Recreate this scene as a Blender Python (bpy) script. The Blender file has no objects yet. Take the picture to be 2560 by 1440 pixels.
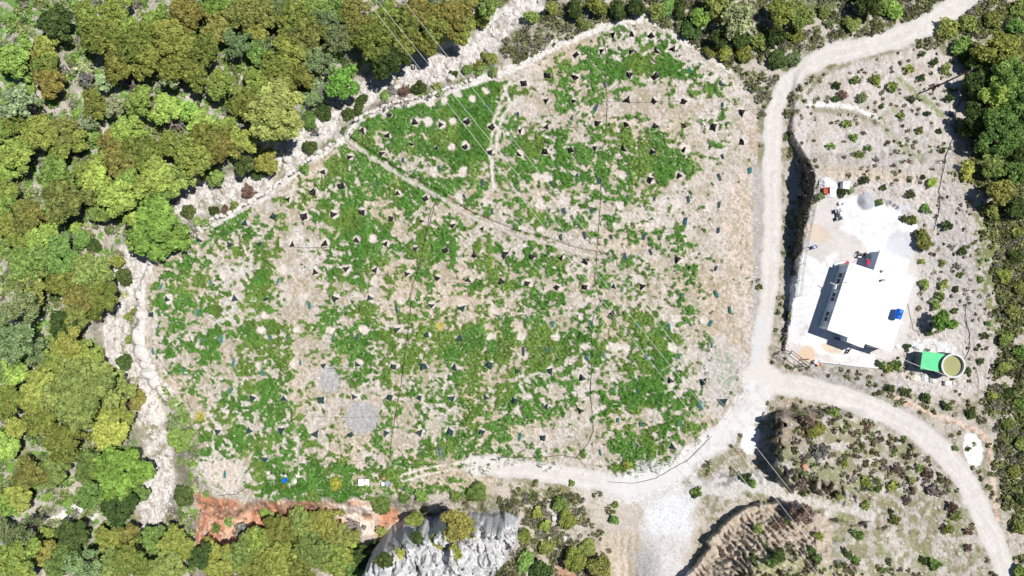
import bpy, math, random
import numpy as np
from mathutils import Vector
random.seed(7); rng = np.random.default_rng(7)
S = 0.065; H = 110.0            # metres per photo pixel on the datum plane, flying height
C = bpy.context.scene.collection
sc = bpy.context.scene

# ---------------------------------------------------------------- camera, sky, sun
cam = bpy.data.objects.new('camera', bpy.data.cameras.new('camera')); C.objects.link(cam)
cam.location = (0, 0, H); cam.rotation_euler = (0, 0, 0)
cam.data.sensor_width = 36; cam.data.lens = 36 * H / (2560 * S); cam.data.clip_end = 6000; cam.data.clip_start = 1
sc.camera = cam
EL = math.radians(63); AZ = math.atan2(0.92, 0.38)
w = bpy.data.worlds.new('World'); sc.world = w; w.use_nodes = True
nt = w.node_tree; bg = nt.nodes['Background']
sky = nt.nodes.new('ShaderNodeTexSky'); sky.sky_type = 'NISHITA'; sky.sun_disc = False
sky.sun_elevation = EL; sky.sun_rotation = AZ
nt.links.new(sky.outputs[0], bg.inputs[0]); bg.inputs[1].default_value = 0.055; sky.ozone_density = 6; sky.dust_density = 0.2
sd = Vector((math.sin(AZ) * math.cos(EL), math.cos(AZ) * math.cos(EL), math.sin(EL)))
sun = bpy.data.objects.new('sun', bpy.data.lights.new('sun', 'SUN')); C.objects.link(sun)
sun.data.energy = 4.7; sun.data.angle = math.radians(0.5); sun.data.color = (1, .965, .91)
sun.rotation_euler = sd.to_track_quat('Z', 'Y').to_euler(); sun.location = (60, 30, 120)
vs = sc.view_settings; vs.view_transform = 'Standard'; vs.look = 'None'; vs.exposure = 0.10; vs.gamma = 1

# ---------------------------------------------------------------- noise and shape helpers (numpy)
def hsh(ix, iy, seed):
    h = (ix.astype(np.int64) * 374761393 + iy.astype(np.int64) * 668265263 + seed * 2147483647) & 0xffffffff
    h = ((h ^ (h >> 13)) * 1274126177) & 0xffffffff
    h = ((h ^ (h >> 16)) * 2246822519) & 0xffffffff
    return ((h ^ (h >> 15)) & 0xffffff) / 16777215.0
def vn(x, y, seed):
    xi = np.floor(x); yi = np.floor(y); fx = x - xi; fy = y - yi
    fx = fx * fx * fx * (fx * (fx * 6 - 15) + 10); fy = fy * fy * fy * (fy * (fy * 6 - 15) + 10)
    a = hsh(xi, yi, seed); b = hsh(xi + 1, yi, seed); c = hsh(xi, yi + 1, seed); d = hsh(xi + 1, yi + 1, seed)
    return (a + (b - a) * fx) * (1 - fy) + (c + (d - c) * fx) * fy
def fbm(x, y, seed, o=3, g=.5):
    s = 0; a = 1; t = 0
    for i in range(o):
        s = s + a * vn(x + 17.3 * i, y - 9.1 * i, seed + i); t += a; a *= g; x = x * 2.03; y = y * 2.03
    return s / t
def ss(a, b, x):
    t = np.clip((x - a) / (b - a + 1e-9), 0, 1); return t * t * (3 - 2 * t)
def pdist(u, v, pts):                     # distance to a polyline, arc position
    best = np.full(np.shape(u), 1e9)
    for (x0, y0), (x1, y1) in zip(pts[:-1], pts[1:]):
        dx, dy = x1 - x0, y1 - y0; t = np.clip(((u - x0) * dx + (v - y0) * dy) / (dx * dx + dy * dy), 0, 1)
        best = np.minimum(best, np.hypot(u - x0 - t * dx, v - y0 - t * dy))
    return best
def inside(u, v, poly):
    r = np.zeros(np.shape(u), bool); n = len(poly)
    for i in range(n):
        x0, y0 = poly[i]; x1, y1 = poly[i - 1]
        if y0 == y1: continue
        r ^= ((y0 > v) != (y1 > v)) & (u < (x1 - x0) * (v - y0) / (y1 - y0) + x0)
    return r
def sdp(u, v, poly):                      # signed distance, positive inside
    d = pdist(u, v, list(poly) + [poly[0]]); return np.where(inside(u, v, poly), d, -d)
def ell(u, v, cx, cy, rx, ry, a=0):
    c, s = math.cos(math.radians(a)), math.sin(math.radians(a))
    return np.hypot(((u - cx) * c + (v - cy) * s) / rx, (-(u - cx) * s + (v - cy) * c) / ry)

# ---------------------------------------------------------------- the lie of the land, in photo pixels
FIELD = [(1620,48),(1540,58),(1400,112),(1300,165),(1180,208),(1080,242),(990,262),(900,296),(862,345),(800,385),(730,438),(660,490),(580,535),(500,572),(425,605),(382,650),(354,700),(346,760),(345,830),(352,880),(372,935),(430,985),(470,1030),(495,1090),(500,1180),(560,1238),(700,1250),(900,1252),(1000,1240),(1220,1235),(1260,1180),(1400,1178),(1540,1200),(1640,1190),(1720,1140),(1790,1080),(1840,1010),(1870,920),(1886,800),(1893,600),(1893,420),(1890,260),(1840,190),(1750,128),(1680,84)]
STREAM = [(1330,10),(1240,70),(1200,110),(1120,165),(1020,195),(930,215),(860,270),(790,320),(740,380),(660,440),(560,490),(460,505),(400,560),(340,640),(305,720),(292,800),(300,880),(340,960),(375,1040),(398,1120),(405,1190),(385,1260),(365,1330)]
R1 = [(2440,-40),(2400,10),(2320,62),(2240,98),(2150,122),(2070,138),(2005,170),(1955,225),(1934,290),(1930,380),(1932,480),(1930,600),(1926,700),(1915,790),(1902,880),(1905,960)]
R2 = [(1890,955),(2000,965),(2100,990),(2200,1025),(2290,1072),(2360,1130),(2420,1210),(2460,1295),(2500,1390),(2535,1480)]
R3 = [(1905,950),(1885,1010),(1830,1065),(1760,1115),(1690,1165),(1620,1205),(1550,1215),(1470,1198),(1380,1184),(1280,1168),(1180,1163)]
R4 = [(1640,1215),(1665,1270),(1660,1340),(1650,1460)]
R5 = [(1660,1260),(1760,1230),(1860,1215),(1950,1228),(2050,1262),(2120,1282),(2175,1285)]
STEP = [(862,347),(940,400),(1010,445),(1095,490),(1170,540),(1280,585),(1370,608),(1440,632),(1510,645)]
BASEU = [(150,1990),(200,1978),(270,1970),(330,1968),(400,1990),(440,2004),(500,1998),(600,1982),(700,1974),(800,1962),(870,1953),(900,1950)]
TOPU = [(150,2030),(200,1995),(270,1988),(330,1982),(400,2025),(440,2042),(500,2032),(600,2010),(700,1995),(800,1977),(870,1964),(900,1962)]
MOUND = [(1985,1248),(1900,1252),(1838,1278),(1792,1322),(1755,1378),(1715,1432),(1690,1480),(1640,1640)]
BANK2 = [(1990,1008),(1935,1022),(1922,1060),(1922,1110),(1930,1165),(1985,1180)]
def tab(v, t): return np.interp(v, [a for a, b in t], [b for a, b in t])
def zt(v): return (np.clip(v, -120, 1560) - 650) * 0.0115
def zl(u, v):
    u = np.asarray(u, float); v = np.asarray(v, float)
    z = zt(v)
    f = sdp(u, v, FIELD)
    st = pdist(u, v, STREAM)
    out = ss(2, -3, f)
    z = z - 2.2 * out * ss(75, 30, st)
    z = z + out * ss(70, 500, st) * 3.5 * ss(1250, 1120, u) * (1 - ss(430, 520, u) * ss(1120, 1230, v)) * (1 - ss(380, 600, u) * (v > 700))
    ub, ut = tab(v, BASEU), tab(v, TOPU)
    ex = np.where(v < 430, np.interp(v, [120, 200, 270, 330, 380, 430], [0, .4, .8, 1.2, 2.2, 5.5]), np.maximum(0, 3 - zt(v)))
    jag = (fbm(u / 22, v / 22, 71, 4) - .5) * .60
    z = z + ex * ss(0, 1, (u - ub) / (ut - ub) + jag) * (v < 960)
    # hill inside the lower road bend, its cut bank, and the eroded mound
    d2 = pdist(u, v, BANK2); r2 = pdist(u, v, R2)
    hin = inside(u, v, [(1922,1030),(1960,1008),(2080,1010),(2190,1055),(2280,1105),(2345,1165),(2400,1250),(2450,1360),(2480,1480),(2480,1700),(1880,1700),(1900,1440),(1990,1300),(1990,1190),(1925,1170)])
    jb = (fbm(u / 14, v / 14, 77, 3) - .5) * 46
    h2 = 4.8 * ss(14, 40, (u - 1918) + jb) * ss(1015, 1050, v) * ss(1212, 1160, v - (u - 1920) * .25 + jb) * ss(2230, 1990, u)
    z = z + np.where(v > 1000, h2, 0)
    m = sdp(u, v, MOUND + [(2600,1640),(2600,1500),(2330,1330),(2100,1300)])
    rill = 0.5 + .5 * np.sin((u * .62 - v * .78 + 30 * fbm(u / 40, v / 40, 31, 2)) / 2.6)
    mj = m + (fbm(u / 25, v / 25, 33, 3) - .5) * 26
    hm = (2.0 * ss(0, 9, mj) + 3.9 * ss(0, 150, mj)) * ss(2330, 2060, u)
    z = z + np.where(v > 1200, hm, 0)
    z = z - (.95 * rill + .9 * fbm(u / 6, v / 6, 37, 2) * 1.2) * fbm(u / 60, v / 60, 35, 2) * ss(5, 30, m) * ss(165, 110, m) * (v > 1230) * (u < 2040)
    # gully below the red bank
    jr = (fbm(u / 40, v / 40, 41, 4) - .5) * 46
    z = z - 4.2 * ss(1246, 1300, v + jr) * ss(470, 540, u) * ss(1330, 1180, u)
    z = z - 2.5 * ss(1300, 1420, v) * ss(1290, 1360, u) * ss(1660, 1560, u)
    # low terrace lip and ditch across the field
    ds = pdist(u, v, STEP)
    z = z + .22 * ss(7, 2, ds)
    dd = pdist(u, v, [(a + 5, b - 8) for a, b in STEP]); z = z - .55 * ss(6, 1, dd)
    return z
def W(u, v, h=0.0, z=None):               # world point seen at photo pixel (u,v) lying h above the land there
    zz = float(zl(u, v)) + h if z is None else z
    k = (H - zz) / H
    return Vector(((u - 1280) * S * k, (720 - v) * S * k, zz))

# ---------------------------------------------------------------- material helpers
def mat(name, col, rough=.8, var=.15, scale=3.0, metal=0.0, bump=0.0, spec=.3):
    m = bpy.data.materials.new(name); m.use_nodes = True; t = m.node_tree; b = t.nodes['Principled BSDF']
    b.inputs['Roughness'].default_value = rough; b.inputs['Metallic'].default_value = metal
    b.inputs['Specular IOR Level'].default_value = spec
    tc = t.nodes.new('ShaderNodeTexCoord'); n = t.nodes.new('ShaderNodeTexNoise'); n.inputs['Scale'].default_value = scale
    n.inputs['Detail'].default_value = 5; t.links.new(tc.outputs['Object'], n.inputs['Vector'])
    r = t.nodes.new('ShaderNodeValToRGB'); e = r.color_ramp.elements
    e[0].position = .3; e[1].position = .7
    e[0].color = tuple(c * (1 - var) for c in col) + (1,); e[1].color = tuple(min(1, c * (1 + var)) for c in col) + (1,)
    t.links.new(n.outputs['Fac'], r.inputs[0]); t.links.new(r.outputs[0], b.inputs['Base Color'])
    if bump:
        bp = t.nodes.new('ShaderNodeBump'); bp.inputs['Strength'].default_value = bump; bp.inputs['Distance'].default_value = .1
        t.links.new(n.outputs['Fac'], bp.inputs['Height']); t.links.new(bp.outputs[0], b.inputs['Normal'])
    return m
def foliage(name, attr):
    m = bpy.data.materials.new(name); m.use_nodes = True; t = m.node_tree; t.nodes.remove(t.nodes['Principled BSDF'])
    N = t.nodes.new; L = t.links.new; out = t.nodes['Material Output']
    va = N('ShaderNodeAttribute'); va.attribute_name = 'var'
    if attr:
        a = N('ShaderNodeAttribute'); a.attribute_name = 'col'; base = a.outputs['Color']
    else:
        oi = N('ShaderNodeObjectInfo'); lo = N('ShaderNodeAttribute'); lo.attribute_name = 'lobe'
        mu = N('ShaderNodeMath'); mu.operation = 'MULTIPLY'; L(oi.outputs['Alpha'], mu.inputs[0]); L(lo.outputs['Fac'], mu.inputs[1])
        mx = N('ShaderNodeMix'); mx.data_type = 'RGBA'; L(mu.outputs[0], mx.inputs['Factor']); L(oi.outputs['Color'], mx.inputs[6])
        mx.inputs[7].default_value = (.41, .325, .10, 1); base = mx.outputs[2]
    mr = N('ShaderNodeMapRange'); mr.inputs['To Min'].default_value = .58; mr.inputs['To Max'].default_value = 1.6; L(va.outputs['Fac'], mr.inputs[0])
    vm = N('ShaderNodeVectorMath'); vm.operation = 'SCALE'; L(base, vm.inputs[0]); L(mr.outputs[0], vm.inputs['Scale'])
    d = N('ShaderNodeBsdfDiffuse'); tr = N('ShaderNodeBsdfTranslucent'); mi = N('ShaderNodeMixShader'); mi.inputs[0].default_value = .33
    L(vm.outputs[0], d.inputs[0]); L(vm.outputs[0], tr.inputs[0]); L(d.outputs[0], mi.inputs[1]); L(tr.outputs[0], mi.inputs[2]); L(mi.outputs[0], out.inputs[0])
    return m
M = dict(
 leaf=foliage('leaf', False), weed=foliage('weed', True),
 bark=mat('bark', (.16, .12, .09), .9, .3, 6), twig=mat('twig', (.30, .26, .24), .9, .2, 6),
 rock=mat('limestone', (.60, .565, .535), .9, .16, 1.4, bump=.6), rock2=mat('grey_limestone', (.50, .50, .505), .92, .35, 1.6, bump=.8),
 pale_rock=mat('pale_limestone', (.64, .60, .565), .9, .12, 1.6, bump=.6),
 white=mat('white_paint', (.82, .82, .82), .6, .02, 1), wall=mat('pale_render', (.50, .60, .72), .8, .05, 2), trim=mat('white_trim', (.8, .8, .8), .6, .03),
 glass=mat('window_glass', (.05, .06, .08), .1, .1, 1, spec=.6), dark=mat('black_metal', (.02, .02, .022), .5, .2, 4),
 netb=mat('black_net', (.010, .012, .014), .8, .3, 8), nett=mat('dark_green_net', (.012, .055, .058), .8, .3, 8), teal=mat('teal_net', (.012, .19, .20), .8, .25, 6), blunet=mat('slate_blue_net', (.02, .075, .115), .8, .25, 6),
 stake=mat('stake', (.34, .29, .23), .8, .1), blue=mat('blue_plastic', (.01, .16, .72), .35, .08, 2), bluedk=mat('navy_plastic', (.02, .06, .22), .5, .1),
 green=mat('green_roof', (.18, .70, .36), .45, .05, 1.2), conc=mat('concrete', (.66, .66, .65), .85, .08, 2), concdk=mat('mossy_concrete', (.13, .17, .17), .85, .25, 2),
 water=mat('green_water', (.36, .36, .17), .12, .05, .6, spec=.4), red=mat('red_cloth', (.72, .02, .08), .7, .08), rust=mat('rust_red', (.45, .10, .05), .7, .2),
 orange=mat('terracotta', (.60, .30, .19), .8, .1), tarp=mat('white_tarp', (.84, .84, .85), .6, .05, 2), rubber=mat('rubber', (.018, .018, .02), .85, .2), hose=mat('black_hose', (.03, .032, .032), .6, .2),
 grey=mat('grey_metal', (.32, .35, .38), .5, .15), wire=mat('wire', (.80, .80, .78), .5, .05), wood=mat('wood', (.42, .33, .22), .8, .2), pale=mat('pale_cream', (.72, .66, .56), .8, .06), gravel=mat('grey_gravel', (.36, .36, .38), .95, .25, 9, bump=.4), dog=mat('dark_fur', (.03, .02, .016), .9, .3))

# ---------------------------------------------------------------- mesh / object helpers
def mk(name, V, F, m=None, parent=None, smooth=False):
    me = bpy.data.meshes.new(name)
    if isinstance(F, np.ndarray):
        k = F.shape[1]; me.vertices.add(len(V)); me.vertices.foreach_set('co', np.asarray(V, np.float32).ravel())
        me.loops.add(F.size); me.loops.foreach_set('vertex_index', F.astype(np.int32).ravel())
        me.polygons.add(len(F)); me.polygons.foreach_set('loop_start', np.arange(0, F.size, k, dtype=np.int32)); me.update(calc_edges=True)
    else:
        me.from_pydata([tuple(p) for p in V], [], [tuple(f) for f in F]); me.update()
    if smooth: me.polygons.foreach_set('use_smooth', np.ones(len(me.polygons), bool))
    if m: me.materials.append(m)
    o = bpy.data.objects.new(name, me); C.objects.link(o)
    if parent: o.parent = parent
    return o
def tag(o, label=None, cat=None, group=None, kind=None):
    if label: o['label'] = label
    if cat: o['category'] = cat
    if group: o['group'] = group
    if kind: o['kind'] = kind
    return o
def empty(name, loc, rz=0, label=None, cat=None, group=None):
    o = bpy.data.objects.new(name, None); C.objects.link(o); o.location = loc; o.rotation_euler = (0, 0, rz); o.empty_display_size = .3
    return tag(o, label, cat, group)
class MB:
    def __init__(s): s.v = []; s.f = []
    def add(s, V, F):
        b = len(s.v); s.v += [tuple(p) for p in V]; s.f += [tuple(i + b for i in f) for f in F]; return s
    def box(s, c, d, rz=0, tap=1.0, off=(0, 0)):
        x, y, z = c; a, b, h = d[0] / 2, d[1] / 2, d[2]; ca, sa = math.cos(rz), math.sin(rz); P = []
        for zz, k, o in ((0, 1, (0, 0)), (h, tap, off)):
            for sx, sy in ((-1, -1), (1, -1), (1, 1), (-1, 1)):
                px, py = sx * a * k + o[0], sy * b * k + o[1]; P.append((x + px * ca - py * sa, y + px * sa + py * ca, z + zz))
        return s.add(P, [(3, 2, 1, 0), (4, 5, 6, 7), (0, 1, 5, 4), (1, 2, 6, 5), (2, 3, 7, 6), (3, 0, 4, 7)])
    def tube(s, pts, r, n=6, cap=True):
        pts = [Vector(p) for p in pts]; R = r if isinstance(r, (list, tuple)) else [r] * len(pts); V = []; F = []
        for i, p in enumerate(pts):
            t = (pts[min(i + 1, len(pts) - 1)] - pts[max(i - 1, 0)]).normalized()
            a = t.cross(Vector((0, 0, 1))); a = a.normalized() if a.length > 1e-3 else Vector((1, 0, 0)); b = t.cross(a)
            V += [p + (a * math.cos(2 * math.pi * k / n) + b * math.sin(2 * math.pi * k / n)) * R[i] for k in range(n)]
        for i in range(len(pts) - 1):
            for k in range(n): F.append((i * n + k, i * n + (k + 1) % n, (i + 1) * n + (k + 1) % n, (i + 1) * n + k))
        if cap: F += [tuple(range(n))[::-1], tuple((len(pts) - 1) * n + k for k in range(n))]
        return s.add(V, F)
    def lathe(s, prof, n=24, c=(0, 0, 0)):
        V = []; F = []
        for r, z in prof: V += [(c[0] + r * math.cos(2 * math.pi * k / n), c[1] + r * math.sin(2 * math.pi * k / n), c[2] + z) for k in range(n)]
        for i in range(len(prof) - 1):
            for k in range(n): F.append((i * n + k, i * n + (k + 1) % n, (i + 1) * n + (k + 1) % n, (i + 1) * n + k))
        return s.add(V, F)
    def torus(s, c, R, r, n=20, k=8, axis='z'):
        V = []; F = []
        for i in range(n):
            for j in range(k):
                a, b = 2 * math.pi * i / n, 2 * math.pi * j / k; q = R + r * math.cos(b)
                p = (q * math.cos(a), q * math.sin(a), r * math.sin(b))
                if axis == 'x': p = (p[2], p[0], p[1])
                if axis == 'y': p = (p[0], p[2], p[1])
                V.append((c[0] + p[0], c[1] + p[1], c[2] + p[2]))
                F.append((i * k + j, ((i + 1) % n) * k + j, ((i + 1) % n) * k + (j + 1) % k, i * k + (j + 1) % k))
        return s.add(V, F)
    def prism(s, poly, z0, z1):
        n = len(poly); V = [(p[0], p[1], z0) for p in poly] + [(p[0], p[1], z1) for p in poly]
        return s.add(V, [tuple(range(n))[::-1], tuple(range(n, 2 * n))] + [(i, (i + 1) % n, n + (i + 1) % n, n + i) for i in range(n)])
    def go(s, name, m, parent=None, smooth=False): return mk(name, s.v, s.f, m, parent, smooth)
ORD = ['first','second','third','fourth','fifth','sixth','seventh','eighth','ninth','tenth','eleventh','twelfth','thirteenth','fourteenth','fifteenth','sixteenth','seventeenth','eighteenth','nineteenth','twentieth']
def ordw(i, n):
    if i == n - 1 and n > 2: return 'rightmost'
    return ORD[i] + ' from left' if i < len(ORD) else 'number %d from left' % (i + 1)

# ---------------------------------------------------------------- data read off the photograph (photo pixels)
TENTS = [(974,289),(1037,306),(1101,312),(1167,305),(903,328),(967,339),(955,385),(1027,362),(1090,371),(1162,368),(1228,319),(1226,380),(874,394),(808,430),(853,466),(783,477),
(1533,88),(1579,86),(1627,89),(1440,137),(1505,128),(1576,130),(1640,130),(1682,123),(1368,190),(1309,209),(1437,194),(1572,188),(1638,191),(1366,253),(1434,254),(1568,250),(1635,253),(1708,254),(1854,282),(1301,328),(1367,318),(1494,309),(1565,312),(1636,317),(1709,315),(1783,318),(1854,356),(1297,387),(1361,380),(1425,376),(1487,371),(1557,373),(1630,381),(1709,375),(1698,440),(1625,450),
(783,482),(721,499),(993,484),(1063,497),(685,542),(759,542),(832,537),(904,531),(977,548),(1053,553),(1130,563),(1206,572),(650,610),(731,611),(811,609),(890,602),(963,610),(1038,623),(1113,627),(1185,638),(1261,637),(787,681),(867,673),(938,676),(1018,686),(1093,694),(1170,701),(1251,705),(666,747),(838,745),(925,747),(1078,763),(1154,769),(992,826),(1067,838),(1147,847),(810,914),(894,911),(983,917),(1058,918),(1137,920),(1222,913),
(1329,643),(1403,646),(1465,654),(1693,649),(1318,710),(1392,720),(1461,718),(1534,717),(1606,718),(1532,788),(1292,928),(1375,927),(1455,947),(1676,952),(1757,955),
(611,558),(498,600),(576,613),(431,633),(417,749),(586,747),(379,787),(632,1116-120),(543,1080),(621,1078),
(709,998),(802,999),(886,993),(975,995),(1049,995),(1127,995),(1213,995),(703,1077),(790,1085),(876,1087),(964,1084),(1048,1082),(1124,1082),(1203,1081),(660,1147),
(1286,1003),(1366,1018),(1451,1025),(1357,1094),(1807,1006),(1680,1118)]
NETS = [(1093,270,1),(1173,267,1),(1217,273,1),(1008,400,1),(1098,422,1),(1174,423,1),(1207,457,1),(943,463,1),(1723,175,0),(1802,208,1),(1877,225,1),(1512,212,1),(1295,286,1),(1430,294,1),(1489,271,1),(1806,262,1),(1807,391,1),(1875,426,0),(1799,443,1),(1442,443,1),(1497,453,1),(1379,460,1),(1293,463,1),
(696,702,0),(642,703,0),(774,763,0),(992,773,1),(674,843,0),(721,847,0),(833,847,0),(891,844,1),(752,907,0),(656,932,0),(1248,795,0),(1221,863,0),(1162,493,1),(1230,528,1),
(1567,499,1),(1637,495,1),(1721,498,1),(1798,512,1),(1297,529,1),(1371,530,1),(1410,528,1),(1479,526,1),(1303,554,1),(1365,562,1),(1713,554,1),(1796,576,1),(1403,593,1),(1462,588,1),(1528,592,1),(1610,592,1),(1627,630,1),(1563,643,1),(1790,671,1),(1706,740,0),(1791,735,0),(1825,775,0),(1319,798,0),(1382,810,0),(1478,812,0),(1595,817,0),(1673,819,0),(1776,808,0),(1779,861,0),(1309,878,1),(1370,877,0),(1468,892,0),(1509,886,0),(1617,892,0),(1697,891,0),
(403,717,0),(528,710,0),(495,782,0),(395,822,0),(503,849,0),(553,847,0),(383,878,0),(584,907,0),(457,928,0),(578,976,0),(563,1186,0),(1010,1221,1),
(1532,980,0),(1595,980,0),(1751,1012,0),(1545,1050,0),(1602,1060,0),(1702,1057,0),(1300,1092,0),(1588,1112,0),(1501,1131,0)]
HOLES = [(1176,248),(1109,255),(1073,255),(1068,307),(1130,306),(1127,371),(1083,432),(1155,432),(1212,230),(1143,233),(929,598),(703,677),(740,828),(822,828),(908,827),(755,747),(1147,497),(1213,507),(933,707),(652,827),(643,913),(730,913),(1225,843),(1233,775),(1001,755),(1781,197),(1553,440),(1350,512),(1350,575),(1478,570),(1540,568),(1622,572),(1452,795),(1547,515),(1540,870),(1528,870),(1565,870),(1460,867),(1690,798),(1758,802),(1410,500),(1690,510),(1770,520),(1680,870),(1300,845),(1385,845),(1465,662+0),(560,690),(740,1100),(660,790),(1340,440),(1365,445),(1480,470)]
GR = {200:[(1120,'59985')],240:[(960,'79979885')],280:[(880,'78899999964')],320:[(840,'396967999935')],360:[(840,'588457999835')],400:[(800,'6966444578646')],440:[(720,'35667886678746')]}
B2 = {40:'0000033321',80:'000045354531',120:'02235755553',160:'02777489886520'.replace(' ',''),200:'43454444223553 1'.replace(' ',''),240:'12353332223212',280:'45344324321443',320:'76544566565254' .replace(' ',''),360:'88688547775633',400:'56665769997422',440:'4444653536321'}
for k, s in B2.items(): GR.setdefault(k, []).append((1280, s))
C2 = {480:(600,'2'),520:(520,'546'),560:(440,'24557'),600:(400,'344536'),640:(400,'663543'),680:(360,'2475435'),720:(360,'3685535'),760:(360,'2445645'),800:(360,'1454366'),840:(360,'2446645'),880:(360,'2446545'),920:(360,'2544334'),960:(440,'44455'),1000:(440,'34457'),1040:(480,'6455'),1080:(480,'6666'),1120:(480,'5354'),1160:(480,'3234'),1200:(520,'423')}
D2 = {480:'2555456476654535',520:'2334587566644443',560:'6334498853565234',600:'7322388856576453',640:'8322356645654466',680:'8312656554644475',720:'8322432222333343',760:'6432647546544234',800:'6733545445666768',840:'5823488666666878',880:'6843367655666776'.replace(' ',''),920:'6611156444445744',
960:'8744245244554746',1000:'7643311344544846',1040:'6553311444444765',1080:'4664324643555554',1120:'5546454535774644',1160:'5566666787423431',1200:'7878877566454532',1240:'3677776224678773'}
E2 = {480:'4434535552211',520:'4553625223321',560:'5434525435421',600:'4553333323431',640:'7665433545541',680:'4444344343342',720:'4554452542642',760:'4535444454331',800:'6557654675321',840:'58777655664330',880:'37664527574345',920:'46553547864215',
960:'4645355786541 5'.replace(' ',''),1000:'7653443846552',1040:'5332324547652',1080:'432323676444',1120:'544242666552',1160:'21123244351'}
for d, u0 in ((D2, 640), (E2, 1280)):
    for k, s in d.items(): GR.setdefault(k, []).append((u0, s))
for k, (u0, s) in C2.items(): GR.setdefault(k, []).append((u0, s))
GRID = np.zeros((36, 64))
for vv, L in GR.items():
    for u0, s in L:
        for i, ch in enumerate(s): GRID[vv // 40, u0 // 40 + i] = int(ch)
def gdens(u, v):
    x = np.clip(u / 40 - .5, 0, 62.99); y = np.clip(v / 40 - .5, 0, 34.99); xi = x.astype(int); yi = y.astype(int); fx = x - xi; fy = y - yi
    return (GRID[yi, xi] * (1 - fx) + GRID[yi, xi + 1] * fx) * (1 - fy) + (GRID[yi + 1, xi] * (1 - fx) + GRID[yi + 1, xi + 1] * fx) * fy

# ---------------------------------------------------------------- ground sheet: heights and soil colours on a fine grid
def axis(n, step):
    core = np.arange(-20, n + 20.1, step); m = np.arange(-260, -20, 8.0); far = np.array([-30000, -12000, -5000, -2500, -1400, -800, -450.])
    return np.concatenate([far, m, core, (n - m)[::-1], (n - far)[::-1]])
us = axis(2560, 2.5); vs_ = axis(1440, 2.5)
U, V_ = np.meshgrid(us, vs_); NU, NV = len(us), len(vs_); u = U.ravel(); v = V_.ravel()
Z = zl(u, v)
fd = sdp(u, v, FIELD); st = pdist(u, v, STREAM); infr = (np.abs(u - 1280) < 1600) & (np.abs(v - 720) < 1000)
n1 = fbm(u / 120, v / 120, 1, 3); n2 = fbm(u / 34, v / 34, 5, 3); n3 = fbm(u / 11, v / 11, 9, 3); n4 = fbm(u / 4.5, v / 4.5, 13, 2)
wx = (fbm(u / 26, v / 26, 21, 2) - .5) * 26; wy = (fbm(u / 26, v / 26, 23, 2) - .5) * 26
col = np.zeros((u.size, 3))
def lay(mask, c, var=None):
    global col
    c = np.asarray(c, float)
    if c.ndim == 1: c = c[None, :]
    col = col * (1 - mask[:, None]) + c * mask[:, None]
def mixc(a, b, t): return np.asarray(a)[None] * (1 - t[:, None]) + np.asarray(b)[None] * t[:, None]
# scrubland all round
lay(np.ones(u.size), mixc((.46, .41, .36), (.30, .27, .21), ss(.35, .65, n2 * .6 + n3 * .4)))
lay(ss(.52, .62, n3 * .6 + n1 * .4) * .75, (.20, .20, .10))
# woodland floor
wood = ss(0, 40, st - 25) * ((u < 1240) & (fd < 0) & (v < 1420) & ~((u > 900) & (v > 1000)))
lay(wood, mixc((.44, .40, .35), (.32, .30, .24), ss(.3, .7, n2)))
lay(wood * ss(.53, .58, fbm(u / 14, v / 14, 61, 3) * .7 + n1 * .3), (.15, .27, .055))
lay(ss(1.1, .8, ell(u, v, 60, 60, 130, 110)) * ss(.47, .53, fbm(u / 12, v / 8, 63, 3)), (.13, .25, .055))
# open scrub at the top and right
HE = [(0,2405),(120,2405),(300,2425),(450,2425),(560,2455),(700,2485),(900,2492),(1000,2468),(1100,2488),(1200,2502),(1300,2525),(1440,2565),(1600,2600)]
heath = np.clip(ss(1220, 1300, u) * ss(330, 250, v) * (fd < -6) * (u < 2000) + ss(1220, 1300, u) * ss(150, 90, v) * (fd < -6) + ss(-14, 14, u - tab(v, HE) + (n2 - .5) * 40), 0, 1)
lay(heath * ss(.44, .56, n3 * .55 + n2 * .45), (.13, .15, .06))
# stream bed
sm = ss(46, 26, st + (n2 - .5) * 40) * (fd < 3)
lay(sm, mixc((.64, .605, .58), (.42, .385, .36), ss(.40, .75, n3)))
lay(sm * ss(.62, .7, n2 * .5 + fbm(u / 7, v / 7, 65, 2) * .5), (.25, .25, .15))
lay(ss(1.15, .85, ell(u, v, 408, 1010, 42, 42) + (n3 - .5) * .5), (.72, .66, .62)); lay(ss(1.15, .85, ell(u, v, 190, 1290, 75, 24, -18) + (n3 - .5) * .6), (.66, .64, .62))
# orchard and yard
orch = ss(-4, 4, sdp(u, v, [(1990,255),(2030,205),(2120,165),(2200,140),(2290,120),(2330,120),(2400,165),(2420,230),(2395,330),(2380,430),(2440,560),(2470,700),(2490,850),(2480,960),(2390,1000),(2300,985),(2220,960),(2190,920),(1990,910),(1945,890),(1980,700),(2030,470),(1985,400),(1975,320)]))
lay(orch, mixc((.55, .505, .475), (.44, .395, .35), ss(.35, .7, n2 * .6 + n3 * .4))); lay(orch * ss(.5, .65, n1) * .5, (.44, .425, .41))
lay(orch * ss(.62, .70, n3 * .7 + n1 * .3) * .6, (.38, .33, .25))
for e in [((2280,470),(2190,440),14),((2010,275),(2190,290),5)]: pass
gp = ss(11, 3, pdist(u, v, [(2245,195),(2290,235),(2330,265),(2355,290)]) + (n3 - .5) * 14); lay(gp * .8, (.20, .25, .09))
lay(ss(9, 3, pdist(u, v, [(2235,275),(2190,300),(2210,320),(2270,380),(2310,400)]) + (n3 - .5) * 22) * .6, (.24, .27, .11))
lay(ss(9, 3, pdist(u, v, [(2020,262),(2090,262),(2150,275),(2195,298)]) + (n3 - .5) * 8), (.70, .68, .66))
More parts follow.
